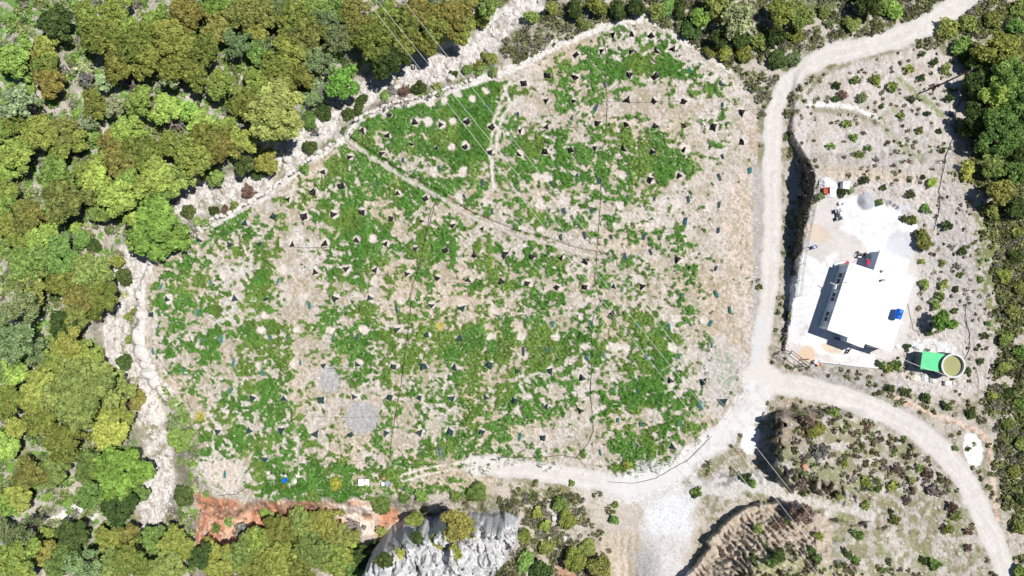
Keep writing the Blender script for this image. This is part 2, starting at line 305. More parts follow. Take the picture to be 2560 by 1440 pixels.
lay(ss(10, 4, pdist(u, v, [(2040,275),(2120,280),(2190,305)]) + (n3 - .5) * 14) * .8, (.28, .25, .17))
lay(ss(22, 8, np.abs(v - 425 - (u - 2040) * .08)) * ss(2030, 2060, u) * ss(2330, 2250, u) * .7, (.52, .43, .33))
lay(ss(1.2, .8, ell(u, v, 2400, 640, 45, 200, -8) + (n2 - .5) * .6) * .7, (.42, .39, .37))
lay(ss(1.1, .9, ell(u, v, 2500, 640, 60, 180) + (n2 - .5) * .9) * ss(.4, .5, n3), (.20, .22, .09))
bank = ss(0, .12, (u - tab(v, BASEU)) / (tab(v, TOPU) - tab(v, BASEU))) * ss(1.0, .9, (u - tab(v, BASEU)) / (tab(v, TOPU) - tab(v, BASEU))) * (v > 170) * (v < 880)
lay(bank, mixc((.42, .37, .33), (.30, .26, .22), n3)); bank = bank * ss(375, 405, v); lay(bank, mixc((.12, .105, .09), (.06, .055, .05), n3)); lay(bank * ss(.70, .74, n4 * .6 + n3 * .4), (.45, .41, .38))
lay(ss(12, 4, np.abs(u - 2005 - (v < 240) * (240 - v) * .9 - n3 * 8)) * (v > 120) * (v < 260) * ss(.42, .5, n3), (.16, .18, .08))
yard = ss(-6, 6, sdp(u, v, [(2045,490),(2080,490),(2110,480),(2180,500),(2250,530),(2290,580),(2285,640),(2300,700),(2290,760),(2260,880),(2190,918),(1990,905),(1965,880),(1985,740)]) + (n2 - .5) * 10)
lay(yard, mixc((.60, .56, .535), (.55, .52, .50), n2))
for (cx, cy, rx, ry, a, c) in [(2140,540,50,48,20,(.72,.72,.73)),(2205,575,70,62,10,(.69,.70,.715)),(2255,610,38,48,30,(.55,.56,.60)),(2272,565,22,18,0,(.80,.80,.82)),(2165,502,21,22,0,(.40,.41,.44)),(2265,520,14,12,0,(.55,.55,.58)),(2030,730,55,95,18,(.69,.70,.72)),(2075,690,40,60,18,(.69,.70,.72)),(2060,845,60,40,15,(.69,.70,.72)),(2015,665,30,30,0,(.70,.69,.69)),(2045,585,36,24,20,(.60,.50,.40)),(2015,890,26,20,-50,(.62,.47,.33)),(2120,885,75,24,15,(.72,.70,.68)),(2080,872,26,12,15,(.64,.52,.40)),(2180,655,30,24,0,(.78,.78,.79)),(2000,800,22,60,18,(.66,.66,.67)),(2330,870,55,20,5,(.66,.65,.65))]:
    lay(ss(1.15, .85, ell(u, v, cx, cy, rx, ry, a) + (n2 - .5) * .5 + (n3 - .5) * .25) * .92, c)
lay(yard * ss(.55, .68, n2 * .5 + n3 * .5) * .35, (.46, .41, .37)); tk_ = np.abs(np.hypot(u - 1990, v - 690) - 92); lay(yard * (ss(3, 1, np.abs(tk_ - 9)) * .25), (.5, .46, .43))
lay(ss(40, 10, np.abs(v - 935 + (2100 - u) * .06 - (u - 2000) * .12)) * ss(1985, 2010, u) * ss(2260, 2200, u) * .8, mixc((.40, .385, .38), (.27, .25, .22), ss(.4, .6, n3)))
# hill in the road bend
hill = ss(-5, 6, sdp(u, v, [(1925,1030),(1960,1012),(2080,1015),(2190,1060),(2280,1110),(2345,1170),(2400,1255),(2450,1365),(2480,1480),(2480,1700),(1640,1700),(1690,1450),(1790,1325),(1880,1245),(1930,1180)]))
lay(hill, mixc((.50, .455, .42), (.36, .32, .27), ss(.35, .65, n3 * .5 + n2 * .5)))
lay(hill * ss(.50, .57, fbm(u / 18, v / 18, 67, 3)) * .8, (.21, .20, .10)); lay(hill * ss(.58, .64, fbm(u / 22, v / 22, 69, 3)) * .6, (.23, .25, .12))
mo = sdp(u, v, MOUND + [(2600,1640),(2600,1500),(2330,1330),(2100,1300)])
lay(ss(0, 10, mo) * ss(150, 110, mo + (n2 - .5) * 30) * (u < 2080) * (v > 1240), mixc((.54, .455, .36), (.38, .315, .25), n3))
lay(ss(1.1, .9, ell(u, v, 2010, 1430, 150, 80, -10) + (n3 - .5) * .4) * (mo > 120), mixc((.30, .29, .15), (.42, .40, .27), ss(.5, .6, n4)))
lay(ss(1.2, .7, ell(u, v, 1985, 1065, 60, 70) + (n2 - .5) * .6) * .6, (.33, .25, .19))
# bottom centre: bare slope with rills, scrub
bc = ss(-8, 8, sdp(u, v, [(1240,1200),(1500,1215),(1620,1240),(1700,1240),(1760,1300),(1690,1480),(1240,1480)]) + (n2 - .5) * 20)
lay(bc, mixc((.53, .475, .41), (.44, .385, .33), n2)); lay(bc * ss(1560, 1400, u) * ss(.48, .58, n3 * .5 + n2 * .5), (.22, .21, .11))
ril = .5 + .5 * np.sin((u + 16 * n2) / 3.1); lay(bc * ss(1480, 1520, u) * ss(1320, 1345, v) * ss(1640, 1600, u), mixc((.58, .50, .40), (.43, .36, .28), ril * n3 * 1.6))
lay(ss(1.1, .85, ell(u, v, 1450, 1425, 60, 55) + (n2 - .5) * .5), (.42, .25, .17))
# red bank
red = ss(-8, 8, sdp(u, v, [(490,1240),(540,1248),(620,1252),(760,1252),(900,1245),(990,1265),(1000,1300),(930,1340),(800,1330),(650,1380),(470,1400),(500,1310)]) + (n2 - .5) * 26)
lay(red, mixc((.62, .40, .28), (.50, .235, .14), ss(.35, .65, n2))); lay(red * ss(.5, .62, n3 * .6 + n1 * .4), (.66, .52, .44)); lay(red * ss(.64, .7, n3), (.28, .16, .10))
lay(red * ss(780, 860, u) * ss(.4, .55, n2) * ss(960, 920, u), (.72, .62, .55))
# the planted field
fd = fd + (n2 - .5) * 30 * ss(1190, 1225, v) * (u < 1230); F = ss(-3, 3, fd)
soil = mixc((.535, .478, .432), (.46, .395, .335), ss(.35, .65, n2)); lay(F, soil)
lay(F * ss(.55, .72, n1) * .45, (.57, .44, .31)); lay(F * ss(.40, .28, n1) * .6, (.60, .56, .53))
lay(F * ss(1.2, .7, ell(u, v, 1855, 580, 40, 130) + (n2 - .5) * .5) * .6, (.60, .45, .32)); lay(F * ss(1780, 1840, u) * ss(420, 520, v) * ss(920, 800, v) * .5, (.60, .53, .48))
lay(F * ss(.52, .62, n3 * .4 + n4 * .6) * .62, (.33, .275, .21)); lay(F * ss(.42, .34, n3 * .4 + n4 * .6) * .5, (.62, .57, .52))                      # darker clods
gden = gdens(u, v) / 10.0
arc = .5 + .5 * np.sin((np.hypot(u % 75 - 37, v % 72 - 30) + 7 * n3 + 8 * n2) / 3.4)    # hoe arcs round the planting spots
gn = fbm((u + wx) / 27, (v + wy) / 21, 81, 3); gn2 = fbm((u + wx * .5) / 9, (v + wy * .5) / 8, 87, 2)
gm = gn * .48 + gn2 * .40 + fbm(u / 3.6, v / 3.6, 89, 2) * .12
thr = .757 - gden * .56 - .10 * ss(.72, .9, gden)
g = ss(-.022, .022, gm + (arc - .5) * .085 - thr + (n4 - .5) * .05)
bare = np.zeros(u.size)
for i, (a, b) in enumerate(TENTS + HOLES):
    q = np.hypot(u - a - 3, (v - b + 2) * 1.05); R = (5 + (i * 7 % 8)) if i < len(TENTS) else 9 + (i * 5 % 4)
    bare = np.maximum(bare, ss(R + 3, R - 2, q + (n3 - .5) * 12))
bare2 = np.maximum(bare, 0)
grow = np.ones(u.size); keep = (np.sin(u * 0 + 1))
g = g * (1 - bare2) * F
path = ss(7, 3, pdist(u, v, [(1275,205),(1255,250),(1232,310),(1228,390),(1237,470)]) + (n3 - .5) * 10) + ss(7, 3, pdist(u, v, [(1262,215),(1275,260),(1248,320),(1240,380)]) + (n3 - .5) * 10)
g = g * (1 - np.clip(path, 0, 1)); lay(F * np.clip(path, 0, 1) * .8, (.62, .56, .51))
lay(bare2 * F * .85, mixc((.66, .60, .55), (.58, .52, .46), n3))
# sparse patchy weeds between the clumps
fz = ss(.54, .60, fbm(u / 5, v / 5, 91, 2) * .6 + n3 * .4) * np.clip(gden * 1.5 - .1, 0, 1) * (1 - bare2) * F
lay(fz * .6, (.20, .25, .10)); dry = ss(.56, .62, fbm(u / 6, v / 6, 93, 2) * .5 + n2 * .5) * F * (1 - bare2); lay(dry * .5, (.33, .29, .18))
ygr = ss(.5, .66, fbm(u / 70, v / 70, 95, 2) + ss(1.2, .3, ell(u, v, 1130, 820, 180, 110)) * .2 + ss(1.2, .3, ell(u, v, 860, 1190, 120, 60)) * .25 + ss(1.2, .3, ell(u, v, 480, 1040, 60, 120)) * .2)
gc = mixc((.070, .172, .030), (.105, .218, .046), n3); gc = gc * (1 - ygr[:, None] * .6) + np.array([.16, .225, .05]) * ygr[:, None] * .6
gc = gc * (.66 + .68 * n4[:, None]) * (.75 + .5 * n2[:, None]); spk = (hsh(np.round(u / 2.5), np.round(v / 2.5), 77) > .95) & (n1 > .5); gc[spk] = (.40, .44, .27)
lay(g, gc)
for (cx, cy, r) in [(498,1042,14),(1093,232,6),(838,1208,16),(1100,815,10)]: lay(ss(1.2, .7, ell(u, v, cx, cy, r, r) + (n3 - .5) * .8) * .8, (.42, .36, .05))
gpat = [(905,1045,44,40),(825,952,24,34)]
for e in gpat:
    k = ss(1.1, .92, ell(u, v, *e) + (n2 - .5) * .4); lay(k * .95, mixc((.42, .41, .408), (.35, .34, .335), n4)); g = g * (1 - k)
stp = ss(6.5, 3, pdist(u, v, STEP) + (n3 - .5) * 9 + (n2 - .5) * 5); lay(stp * .85, mixc((.60, .55, .50), (.46, .40, .35), n3)); g = g * (1 - stp)
lay(ss(1.1, .9, ell(u, v, 560, 1190, 45, 40)) * .8, (.60, .53, .46))
lay(ss(1.1, .85, ell(u, v, 1810, 930, 55, 90) + (n2 - .5) * .9 + (n3 - .5) * .5) * .5, (.49, .475, .47)); g = g * (1 - ss(1.0, .8, ell(u, v, 1810, 930, 40, 60)))
WB = [(352,705),(346,770),(347,830),(355,880),(385,945),(425,985)]
for P_, w_ in ((WB, 13), ([(1622,44),(1540,56),(1400,112),(1300,165),(1180,207),(1080,241),(990,262),(900,296),(860,347),(800,386),(730,438),(660,490),(580,535),(500,572),(430,602),(385,645),(352,705)], 10), ([(1624,46),(1680,84),(1750,126),(1828,182)], 7)):
    kb = ss(w_ + 2, w_ - 4, pdist(u, v, P_) + (n3 - .5) * 12 + (n2 - .5) * 4); lay(kb * .9, mixc((.72, .68, .645), (.50, .46, .42), ss(.45, .75, n4))); g = g * (1 - kb)
# roads on top of everything
gs = ss(20, 14, np.abs(u - 1899 - (n2 - .5) * 6)) * ss(380, 450, v) * ss(900, 860, v); lay(gs * .9, mixc((.44, .42, .41), (.36, .33, .31), n3))
road = np.zeros(u.size)
for P, w0 in ((R1, 23), (R2, 29), (R3, 26)):
    d = pdist(u, v, P) + (n2 - .5) * 12 + (n3 - .5) * 7
    wd = w0 + (8 * ss(200, 60, v) if P is R1 else 0)
    k = ss(wd + 3, wd - 3, d); road = np.maximum(road, k)
    rut = ss(3.2, 1.5, np.abs(d - wd * .42)) * .45
    cc = mixc((.61, .575, .545), (.555, .52, .49), n2) * (1 + .16 * rut[:, None]) * (.90 + .20 * n4[:, None]) * (.93 + .14 * n3[:, None]) * (1 - .16 * ss(wd * .7, wd, d)[:, None]); lay(k, cc)
k = ss(16, 8, pdist(u, v, [(1180,1160),(1120,1168),(1060,1180),(1010,1195)]) + (n2 - .5) * 16); tr = ss(4, 2, np.abs(pdist(u, v, [(1200,1160),(1120,1168),(1060,1180),(1010,1195)]) - 8) + (n3 - .5) * 4)
lay(k * tr, (.60, .55, .49)); g = g * (1 - k * tr)
lay(ss(1.1, .9, ell(u, v, 1906, 945, 48, 38) + (n2 - .5) * .4), (.62, .57, .535))
lay(ss(1.1, .8, ell(u, v, 1895, 850, 18, 70, 8) + (n2 - .5) * .5) * .8, (.58, .57, .57))
lay(ss(24, 6, pdist(u, v, [(1885,1030),(1790,1110),(1700,1170),(1640,1200)]) + (n2 - .5) * 40) * .7, (.73, .725, .73))
lay(ss(1.15, .85, ell(u, v, 1875, 1098, 22, 36, 15) + (n3 - .5) * .4), (.80, .80, .80)); lay(ss(1.1, .9, ell(u, v, 1812, 1100, 32, 24, -20) + (n3 - .5) * .2), (.52, .49, .48))
lay(ss(46, 30, pdist(u, v, [(1893,985),(1835,1055),(1750,1125),(1660,1188),(1590,1222)]) + (n2 - .5) * 26 + (n3 - .5) * 10) * .9 * (fd < 8), mixc((.64, .625, .615), (.54, .52, .505), ss(.4, .75, n3)))
lay(ss(34, 14, pdist(u, v, [(1640,1270),(1740,1225),(1830,1205),(1890,1205)]) + (n2 - .5) * 40) * .85, mixc((.545, .53, .525), (.42, .405, .395), ss(.4, .7, n3)))
for P, w0, c in ((R4, 62, (.62, .605, .60)), (R5, 14, (.60, .57, .54))):
    lay(ss(w0 + 8, w0 - 8, pdist(u, v, P) + (n2 - .5) * 50 + (n3 - .5) * 14) * .8, mixc(c, tuple(x * .86 for x in c), n3))
lay(ss(1.25, .7, ell(u, v, 1675, 1290, 65, 50) + (n2 - .5) * .7) * .8, (.66, .67, .69)); lay(ss(1.3, .6, ell(u, v, 1600, 1210, 120, 34, -12) + (n2 - .5) * .7) * .6, (.64, .625, .615))
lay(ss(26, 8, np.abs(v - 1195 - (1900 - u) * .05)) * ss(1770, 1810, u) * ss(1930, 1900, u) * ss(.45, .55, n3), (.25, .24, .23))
lay(ss(1.05, .9, ell(u, v, 2433, 1125, 24, 45, -12) + (n3 - .5) * .3), (.74, .72, .70))
lay(ss(8, 3, pdist(u, v, [(2230,990),(2330,1035),(2400,1060),(2450,1080),(2475,1110),(2480,1180),(2495,1300)]) + (n3 - .5) * 12) * .9, mixc((.62, .50, .42), (.55, .33, .23), ss(.5, .65, n3)))
lay(ss(5, 2, np.abs(pdist(u, v, R2) - 29)) * (u > 2060) * (v < 1100) * (v < 1040 + (u - 2200) * .6) * .5, (.36, .33, .31))
# white stones speckled over all bare ground
sp = hsh(np.round(u / 2.5), np.round(v / 2.5), 99); stone = (sp > .962) * (1 - g) * (.4 + .6 * (n3 > .45)) * (1 - road * .85)
lay(stone * .7, (.80, .77, .72)); lay((sp < .06) * (1 - g) * (1 - road * .8) * (1 - yard * orch) * .5, (.25, .21, .17))
# relief
rough = .14 * F + .05 + .22 * wood + .30 * sm + .30 * bank + .16 * hill + .25 * red + .20 * orch * (1 - yard)
rough = rough * (1 - .85 * road) * (1 - .85 * yard * orch)
micro = (n3 - .5) * 1.6 * rough + (n4 - .5) * 1.1 * rough
Z = Z + np.where(infr, micro, 0) + g * (.22 + .30 * (n3 - .35) + .30 * (n4 - .5))
for e in gpat: pass
Z = Z + .9 * np.clip(1 - ell(u, v, 2165, 502, 22, 23), 0, 1)                              # gravel heap
k = (H - Z) / H
P3 = np.stack([(u - 1280) * S * k, (720 - v) * S * k, Z], 1)
fi = (np.arange(NV - 1)[:, None] * NU + np.arange(NU - 1)[None]).ravel()
quads = np.stack([fi, fi + NU, fi + NU + 1, fi + 1], 1)
fu = (u[quads].mean(1)); fv = v[quads].mean(1)
reg = np.zeros(len(quads), int)
qm = lambda a: a[quads].mean(1)
reg[qm(hill) > .5] = 4; reg[qm(orch) > .5] = 5; reg[qm(sm) > .5] = 2; reg[qm(fd) > 0] = 1; reg[(qm(yard) > .5) & (qm(orch) > .5)] = 6; reg[qm(road) > .5] = 3
gmat = bpy.data.materials.new('soil'); gmat.use_nodes = True; t = gmat.node_tree; b = t.nodes['Principled BSDF']; b.inputs['Roughness'].default_value = .95; b.inputs['Specular IOR Level'].default_value = .1
at = t.nodes.new('ShaderNodeAttribute'); at.attribute_name = 'col'; tc = t.nodes.new('ShaderNodeTexCoord'); no = t.nodes.new('ShaderNodeTexNoise'); no.inputs['Scale'].default_value = 3.2; no.inputs['Detail'].default_value = 6; no.inputs['Roughness'].default_value = .7
t.links.new(tc.outputs['Object'], no.inputs[0]); mr = t.nodes.new('ShaderNodeMapRange'); mr.inputs[1].default_value = .25; mr.inputs[2].default_value = .75; mr.inputs[3].default_value = .72; mr.inputs[4].default_value = 1.25; t.links.new(no.outputs[0], mr.inputs[0])
vm = t.nodes.new('ShaderNodeVectorMath'); vm.operation = 'SCALE'; t.links.new(at.outputs['Color'], vm.inputs[0]); mm = t.nodes.new('ShaderNodeMix'); mm.inputs[2].default_value = 1.0; t.links.new(at.outputs['Alpha'], mm.inputs[0]); t.links.new(mr.outputs[0], mm.inputs[3]); t.links.new(mm.outputs[0], vm.inputs['Scale']); t.links.new(at.outputs['Alpha'], bpf.inputs[0]) if False else None; t.links.new(vm.outputs[0], b.inputs['Base Color'])
bp = t.nodes.new('ShaderNodeBump'); bp.inputs['Strength'].default_value = .5; bp.inputs['Distance'].default_value = .12; t.links.new(no.outputs[0], bp.inputs['Height']); t.links.new(bp.outputs[0], b.inputs['Normal'])
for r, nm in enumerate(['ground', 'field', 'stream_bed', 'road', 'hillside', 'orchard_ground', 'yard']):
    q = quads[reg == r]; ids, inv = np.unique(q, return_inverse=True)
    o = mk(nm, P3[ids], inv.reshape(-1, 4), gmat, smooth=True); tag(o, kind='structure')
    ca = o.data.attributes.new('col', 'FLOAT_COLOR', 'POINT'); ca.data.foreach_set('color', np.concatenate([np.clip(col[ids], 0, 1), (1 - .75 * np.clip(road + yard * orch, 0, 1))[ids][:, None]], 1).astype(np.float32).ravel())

# great limestone outcrop at the bottom
OC = []
ROCKM = mat('weathered_limestone', (.56, .56, .565), .92, .2, 1.6, bump=.8)
_t = ROCKM.node_tree; _b = _t.nodes['Principled BSDF']; _src = _b.inputs['Base Color'].links[0].from_socket
_n2 = _t.nodes.new('ShaderNodeTexNoise'); _n2.inputs['Scale'].default_value = .42; _n2.inputs['Detail'].default_value = 8; _n2.inputs['Roughness'].default_value = .68
_t.links.new([n for n in _t.nodes if n.type == 'TEX_COORD'][0].outputs['Object'], _n2.inputs[0])
_mr = _t.nodes.new('ShaderNodeMapRange'); _mr.inputs[1].default_value = .53; _mr.inputs[2].default_value = .66; _t.links.new(_n2.outputs[0], _mr.inputs[0])
_mx = _t.nodes.new('ShaderNodeMix'); _mx.data_type = 'RGBA'; _t.links.new(_mr.outputs[0], _mx.inputs['Factor']); _t.links.new(_src, _mx.inputs[6]); _mx.inputs[7].default_value = (.20, .20, .185, 1); _t.links.new(_mx.outputs[2], _b.inputs['Base Color'])
def outcrop(name, label, poly, top, mt, seed, step=.16):
    b0 = [W(*p, z=2.0) for p in poly]; base = [(p.x, p.y) for p in b0]; xs = np.arange(min(p[0] for p in base) - .5, max(p[0] for p in base) + .5, step); ys = np.arange(min(p[1] for p in base) - .5, max(p[1] for p in base) + .5, step)
    X, Y = np.meshgrid(xs, ys); x = X.ravel(); y = Y.ravel(); d = sdp(x, y, base)
    j = (fbm(x / 3.2, y / 3.2, seed, 4) - .5) * 3.4
    wxr = x + (fbm(x / 2.0, y / 2.0, seed + 31, 3) - .5) * 2.4; wyr = y + (fbm(x / 2.0, y / 2.0, seed + 37, 3) - .5) * 2.4
    def facet(px, py, sz, sd_):
        gx, gy = px / sz, py / sz; f1 = np.full(px.shape, 9.); f2 = f1.copy(); hh = np.zeros(px.shape)
        for dx in (-1, 0, 1):
            for dy in (-1, 0, 1):
                cx, cy = np.floor(gx) + dx, np.floor(gy) + dy; qx, qy = cx + hsh(cx, cy, sd_), cy + hsh(cx, cy, sd_ + 1); dd = np.hypot(gx - qx, gy - qy)
                hv = hsh(cx, cy, sd_ + 2) - .5 + (gx - qx) * (hsh(cx, cy, sd_ + 3) - .5) * 1.6 + (gy - qy) * (hsh(cx, cy, sd_ + 4) - .5) * 1.6
                n_ = dd < f1; f2 = np.where(n_, f1, np.minimum(f2, dd)); hh = np.where(n_, hv, hh); f1 = np.where(n_, dd, f1)
        return hh, f2 - f1
    ca_, sa_ = math.cos(.7), math.sin(.7); ax_, ay_ = (wxr * ca_ + wyr * sa_) / .62, (-wxr * sa_ + wyr * ca_) / 1.25
    h1, e1 = facet(ax_, ay_, 2.6, seed + 51); h2_, e2_ = facet(ax_ + .5 * fbm(x, y, 3, 2), ay_, .95, seed + 61); h3_, e3_ = facet(wxr, wyr, .42, seed + 71)
    z = 1.0 + (top - 1.0) * ss(-.1, 1.6, d + j * .6) * (.72 + .30 * fbm(x / 7, y / 7, seed + 3, 2) * 1.3)
    z = z + (1.9 * h1 + 1.1 * h2_ + .5 * h3_ - .9 * ss(.10, 0, e1) - .5 * ss(.12, 0, e2_)) * ss(.2, 1.6, d) + .25 * fbm(x / .3, y / .3, seed + 6, 2)
    OC.append((xs, ys, np.where(d > .3, z, -99).reshape(len(ys), len(xs))))
    nx, ny = len(xs), len(ys); q = (np.arange(ny - 1)[:, None] * nx + np.arange(nx - 1)[None]).ravel(); Q = np.stack([q, q + 1, q + nx + 1, q + nx], 1)
    Q = Q[(d[Q] > -.35).all(1)]; ids, inv = np.unique(Q, return_inverse=True)
    return tag(mk(name, np.stack([x, y, z], 1)[ids], inv.reshape(-1, 4), mt), label, 'rock')
outcrop('rock_outcrop', 'huge grey limestone crag at the bottom edge below the field', [(905,1420),(930,1350),(985,1300),(1060,1270),(1130,1255),(1215,1250),(1265,1240),(1310,1262),(1315,1310),(1290,1350),(1250,1390),(1210,1440),(1180,1520),(900,1520)], 14.0, ROCKM, 201)
outcrop('rock_outcrop', 'small grey rock with deep shade cut by the bottom edge, right of the crag', [(1325,1455),(1350,1415),(1400,1405),(1430,1430),(1440,1500),(1340,1500)], 9.5, ROCKM, 251)

def rockz(x, y):
    for xs, ys, zz in OC:
        if xs[0] < x < xs[-1] and ys[0] < y < ys[-1]:
            q = zz[min(np.searchsorted(ys, y), len(ys) - 1), min(np.searchsorted(xs, x), len(xs) - 1)]
            if q > -50: return float(q)
    return -99

# ---------------------------------------------------------------- leaf-card vegetation
def cards(P, Nn, size, asp=1.0):          # one quad per point
    n = len(P); a = np.cross(Nn, rng.normal(size=(n, 3))); a /= np.linalg.norm(a, axis=1)[:, None] + 1e-9; b_ = np.cross(Nn, a)
    s = size * np.clip(np.exp(rng.normal(-.05, .38, n)), .4, 2.1); a = a * s[:, None]; b_ = b_ * (s * asp)[:, None]
    Vv = np.stack([P - a - b_, P + a - b_ * .8, P + a * .9 + b_, P - a * .8 + b_ * 1.1], 1).reshape(-1, 3)
    return Vv, np.arange(4 * n).reshape(-1, 4)
def fattr(me, name, arr):
    a = me.attributes.new(name, 'FLOAT', 'FACE'); a.data.foreach_set('value', np.asarray(arr, np.float32))
def crown(R, style, seed):
    r = np.random.default_rng(seed); nl = {'lump': int(16 + 13 * R), 'round': int(14 + 9 * R), 'pine': int(16 + 12 * R), 'thin': int(12 + 9 * R)}[style]
    P = []; Nn = []; Lb = []
    lr0 = {'lump': .30, 'round': .33, 'pine': .26, 'thin': .27}[style] * (1.5 / max(R, 1.5)) ** .38
    cs = {'lump': .118, 'round': .13, 'pine': .12, 'thin': .11}[style]
    dens = {'lump': 1.5, 'round': 1.7, 'pine': 1.3, 'thin': .7}[style]
    ph = r.uniform(0, 6.28, 4)
    for i in range(nl):
        a = r.uniform(0, 2 * math.pi); q = math.sqrt(r.uniform(0, 1)) * (.80 + .16 * math.sin(3 * a + ph[0]) + .10 * math.sin(5 * a + ph[1]))
        lr = lr0 * R * r.uniform(.65, 1.25) * (1 if R > 1.6 else 1.25)
        c = np.array([q * R * math.cos(a), q * R * math.sin(a), R * (.55 * math.sqrt(max(0, 1 - q * q)) * r.uniform(.45, 1.2) - .05)])
        n = int(dens * 4 * lr * lr / (cs * cs * 2.2)) + 6
        d = r.normal(size=(n, 3)); d /= np.linalg.norm(d, axis=1)[:, None]; d[:, 2] = np.abs(d[:, 2]) * r.choice([1, 1, 1, -.6], n)
        P.append(c + d * lr * r.uniform(.55, 1.05, (n, 1)) * [1, 1, .8]); Nn.append(d * .8 + r.normal(size=(n, 3)) * .55 + [0, 0, .25]); Lb.append(np.full(n, r.uniform(0, 1)))
    P = np.concatenate(P); Nn = np.concatenate(Nn); Nn /= np.linalg.norm(Nn, axis=1)[:, None]; Lb = np.concatenate(Lb)
    Vv, Ff = cards(P, Nn, cs * (.9 if R < 1.5 else 1.0 if R < 3.2 else 1.12), .45 if style == 'pine' else 1)
    me = bpy.data.meshes.new('crown'); me.vertices.add(len(Vv)); me.vertices.foreach_set('co', Vv.astype(np.float32).ravel()); me.loops.add(Ff.size); me.loops.foreach_set('vertex_index', Ff.astype(np.int32).ravel())
    me.polygons.add(len(Ff)); me.polygons.foreach_set('loop_start', np.arange(0, Ff.size, 4, dtype=np.int32)); me.update(calc_edges=True)
    fattr(me, 'var', r.uniform(0, 1, len(Ff)) * .7 + .3 * Lb); fattr(me, 'lobe', np.clip((Lb - .35) * 1.6, 0, 1) * r.uniform(.4, 1, len(Ff))); me.materials.append(M['leaf'])
    return me
CR = {}
def get_crown(R, style):
    sizes = [.7, 1.3, 2.1, 3.1, 4.6]; s = min(sizes, key=lambda x: abs(math.log(x / R))); kx = random.randrange(3)
    if (s, style, kx) not in CR: CR[(s, style, kx)] = crown(s, style, int(s * 100) + 1000 * kx + len(style))
    return CR[(s, style, kx)], R / s
def trunk_mesh(seed):
    r = random.Random(seed); m = MB(); m.tube([(0, 0, -.3), (.03, .02, .35), (r.uniform(-.08, .08), r.uniform(-.08, .08), .8)], [.12, .085, .05], 7)
    for i in range(4):
        a = i * 1.57 + r.uniform(-.4, .4); m.tube([(.02, .01, .3 + .08 * i), (.28 * math.cos(a), .28 * math.sin(a), .65), (.6 * math.cos(a), .6 * math.sin(a), .95)], [.06, .04, .015], 5)
    me = bpy.data.meshes.new('trunk'); me.from_pydata(m.v, [], m.f); me.materials.append(M['bark']); return me
TR = [trunk_mesh(i) for i in range(3)]
KIND = {'o': ('olive brown', (.29, .35, .088), .36, 'lump'), 'O': ('golden brown', (.32, .32, .095), .5, 'lump'), 'l': ('lime green', (.385, .52, .135), .03, 'round'), 'g': ('mid green', (.23, .35, .10), .08, 'lump'),
        'd': ('dark green', (.10, .155, .050), .12, 'lump'), 'p': ('soft grey green', (.28, .36, .165), .06, 'pine'), 'y': ('yellow green', (.42, .48, .125), .18, 'lump'), 'k': ('pale sage', (.44, .51, .28), .08, 'thin'),
        'r': ('reddish brown', (.25, .175, .145), .2, 'thin'), 'b': ('bare grey', (.30, .285, .265), .1, 'thin'), 'G': ('fresh green', (.24, .41, .09), .0, 'round'), 'a': ('olive', (.31, .375, .115), .22, 'lump')}
REG = [(0,0,330,160,'top left corner wood'),(330,0,640,160,'wood along top left edge'),(640,0,900,240,'wood above round green tree'),(900,0,1260,200,'wood above upper stream'),
 (0,160,330,330,'upper left woodland slope'),(330,160,600,330,'wood left of big pale tree'),(600,160,790,480,'wood around big pale tree'),(790,200,1290,300,'thicket beside upper stream'),(0,330,240,480,'left edge thicket above clearing'),(240,330,640,490,'wood above stream bend'),
 (0,480,240,660,'left wood beside clearing'),(240,480,520,720,'thicket near stream bend'),(0,660,340,830,'left wood level with house'),(0,830,340,960,'left edge wood below middle'),(0,960,220,1140,'lower left woodland'),(220,960,500,1250,'lower wood beside white stream'),(0,1140,220,1300,'lower left edge wood'),(0,1260,300,1440,'bottom left corner wood'),(300,1250,560,1440,'bottom wood left of red bank'),
 (560,1250,940,1440,'bottom wood below red bank'),(900,1200,1300,1440,'grey rock outcrop'),(1300,1200,1640,1440,'gully right of grey rock'),(1260,0,1640,200,'top scrub beyond wall'),(1640,0,1960,220,'top scrub right of wall'),(1960,0,2420,130,'scrub above upper road'),(2380,0,2560,480,'right wood beside orchard'),
 (1980,120,2200,330,'upper left orchard'),(2200,120,2440,330,'upper right orchard'),(2030,330,2240,520,'orchard above the yard'),(2240,330,2440,560,'orchard right of the yard'),(2240,560,2440,760,'orchard right of the house'),(2200,760,2500,960,'ground around water tank'),(2180,930,2470,1060,'verge above lower road'),(2420,480,2560,900,'right edge scrub past house'),(2400,900,2560,1440,'lower right edge scrub'),(1860,1000,2480,1250,'upper hill in road bend'),(1690,1250,2500,1440,'lower hill in road bend'),(0,0,2560,1440,'middle ground')]
def region(a, b):
    for x0, y0, x1, y1, n in REG:
        if x0 <= a < x1 and y0 <= b < y1: return n
    return 'edge of the frame'
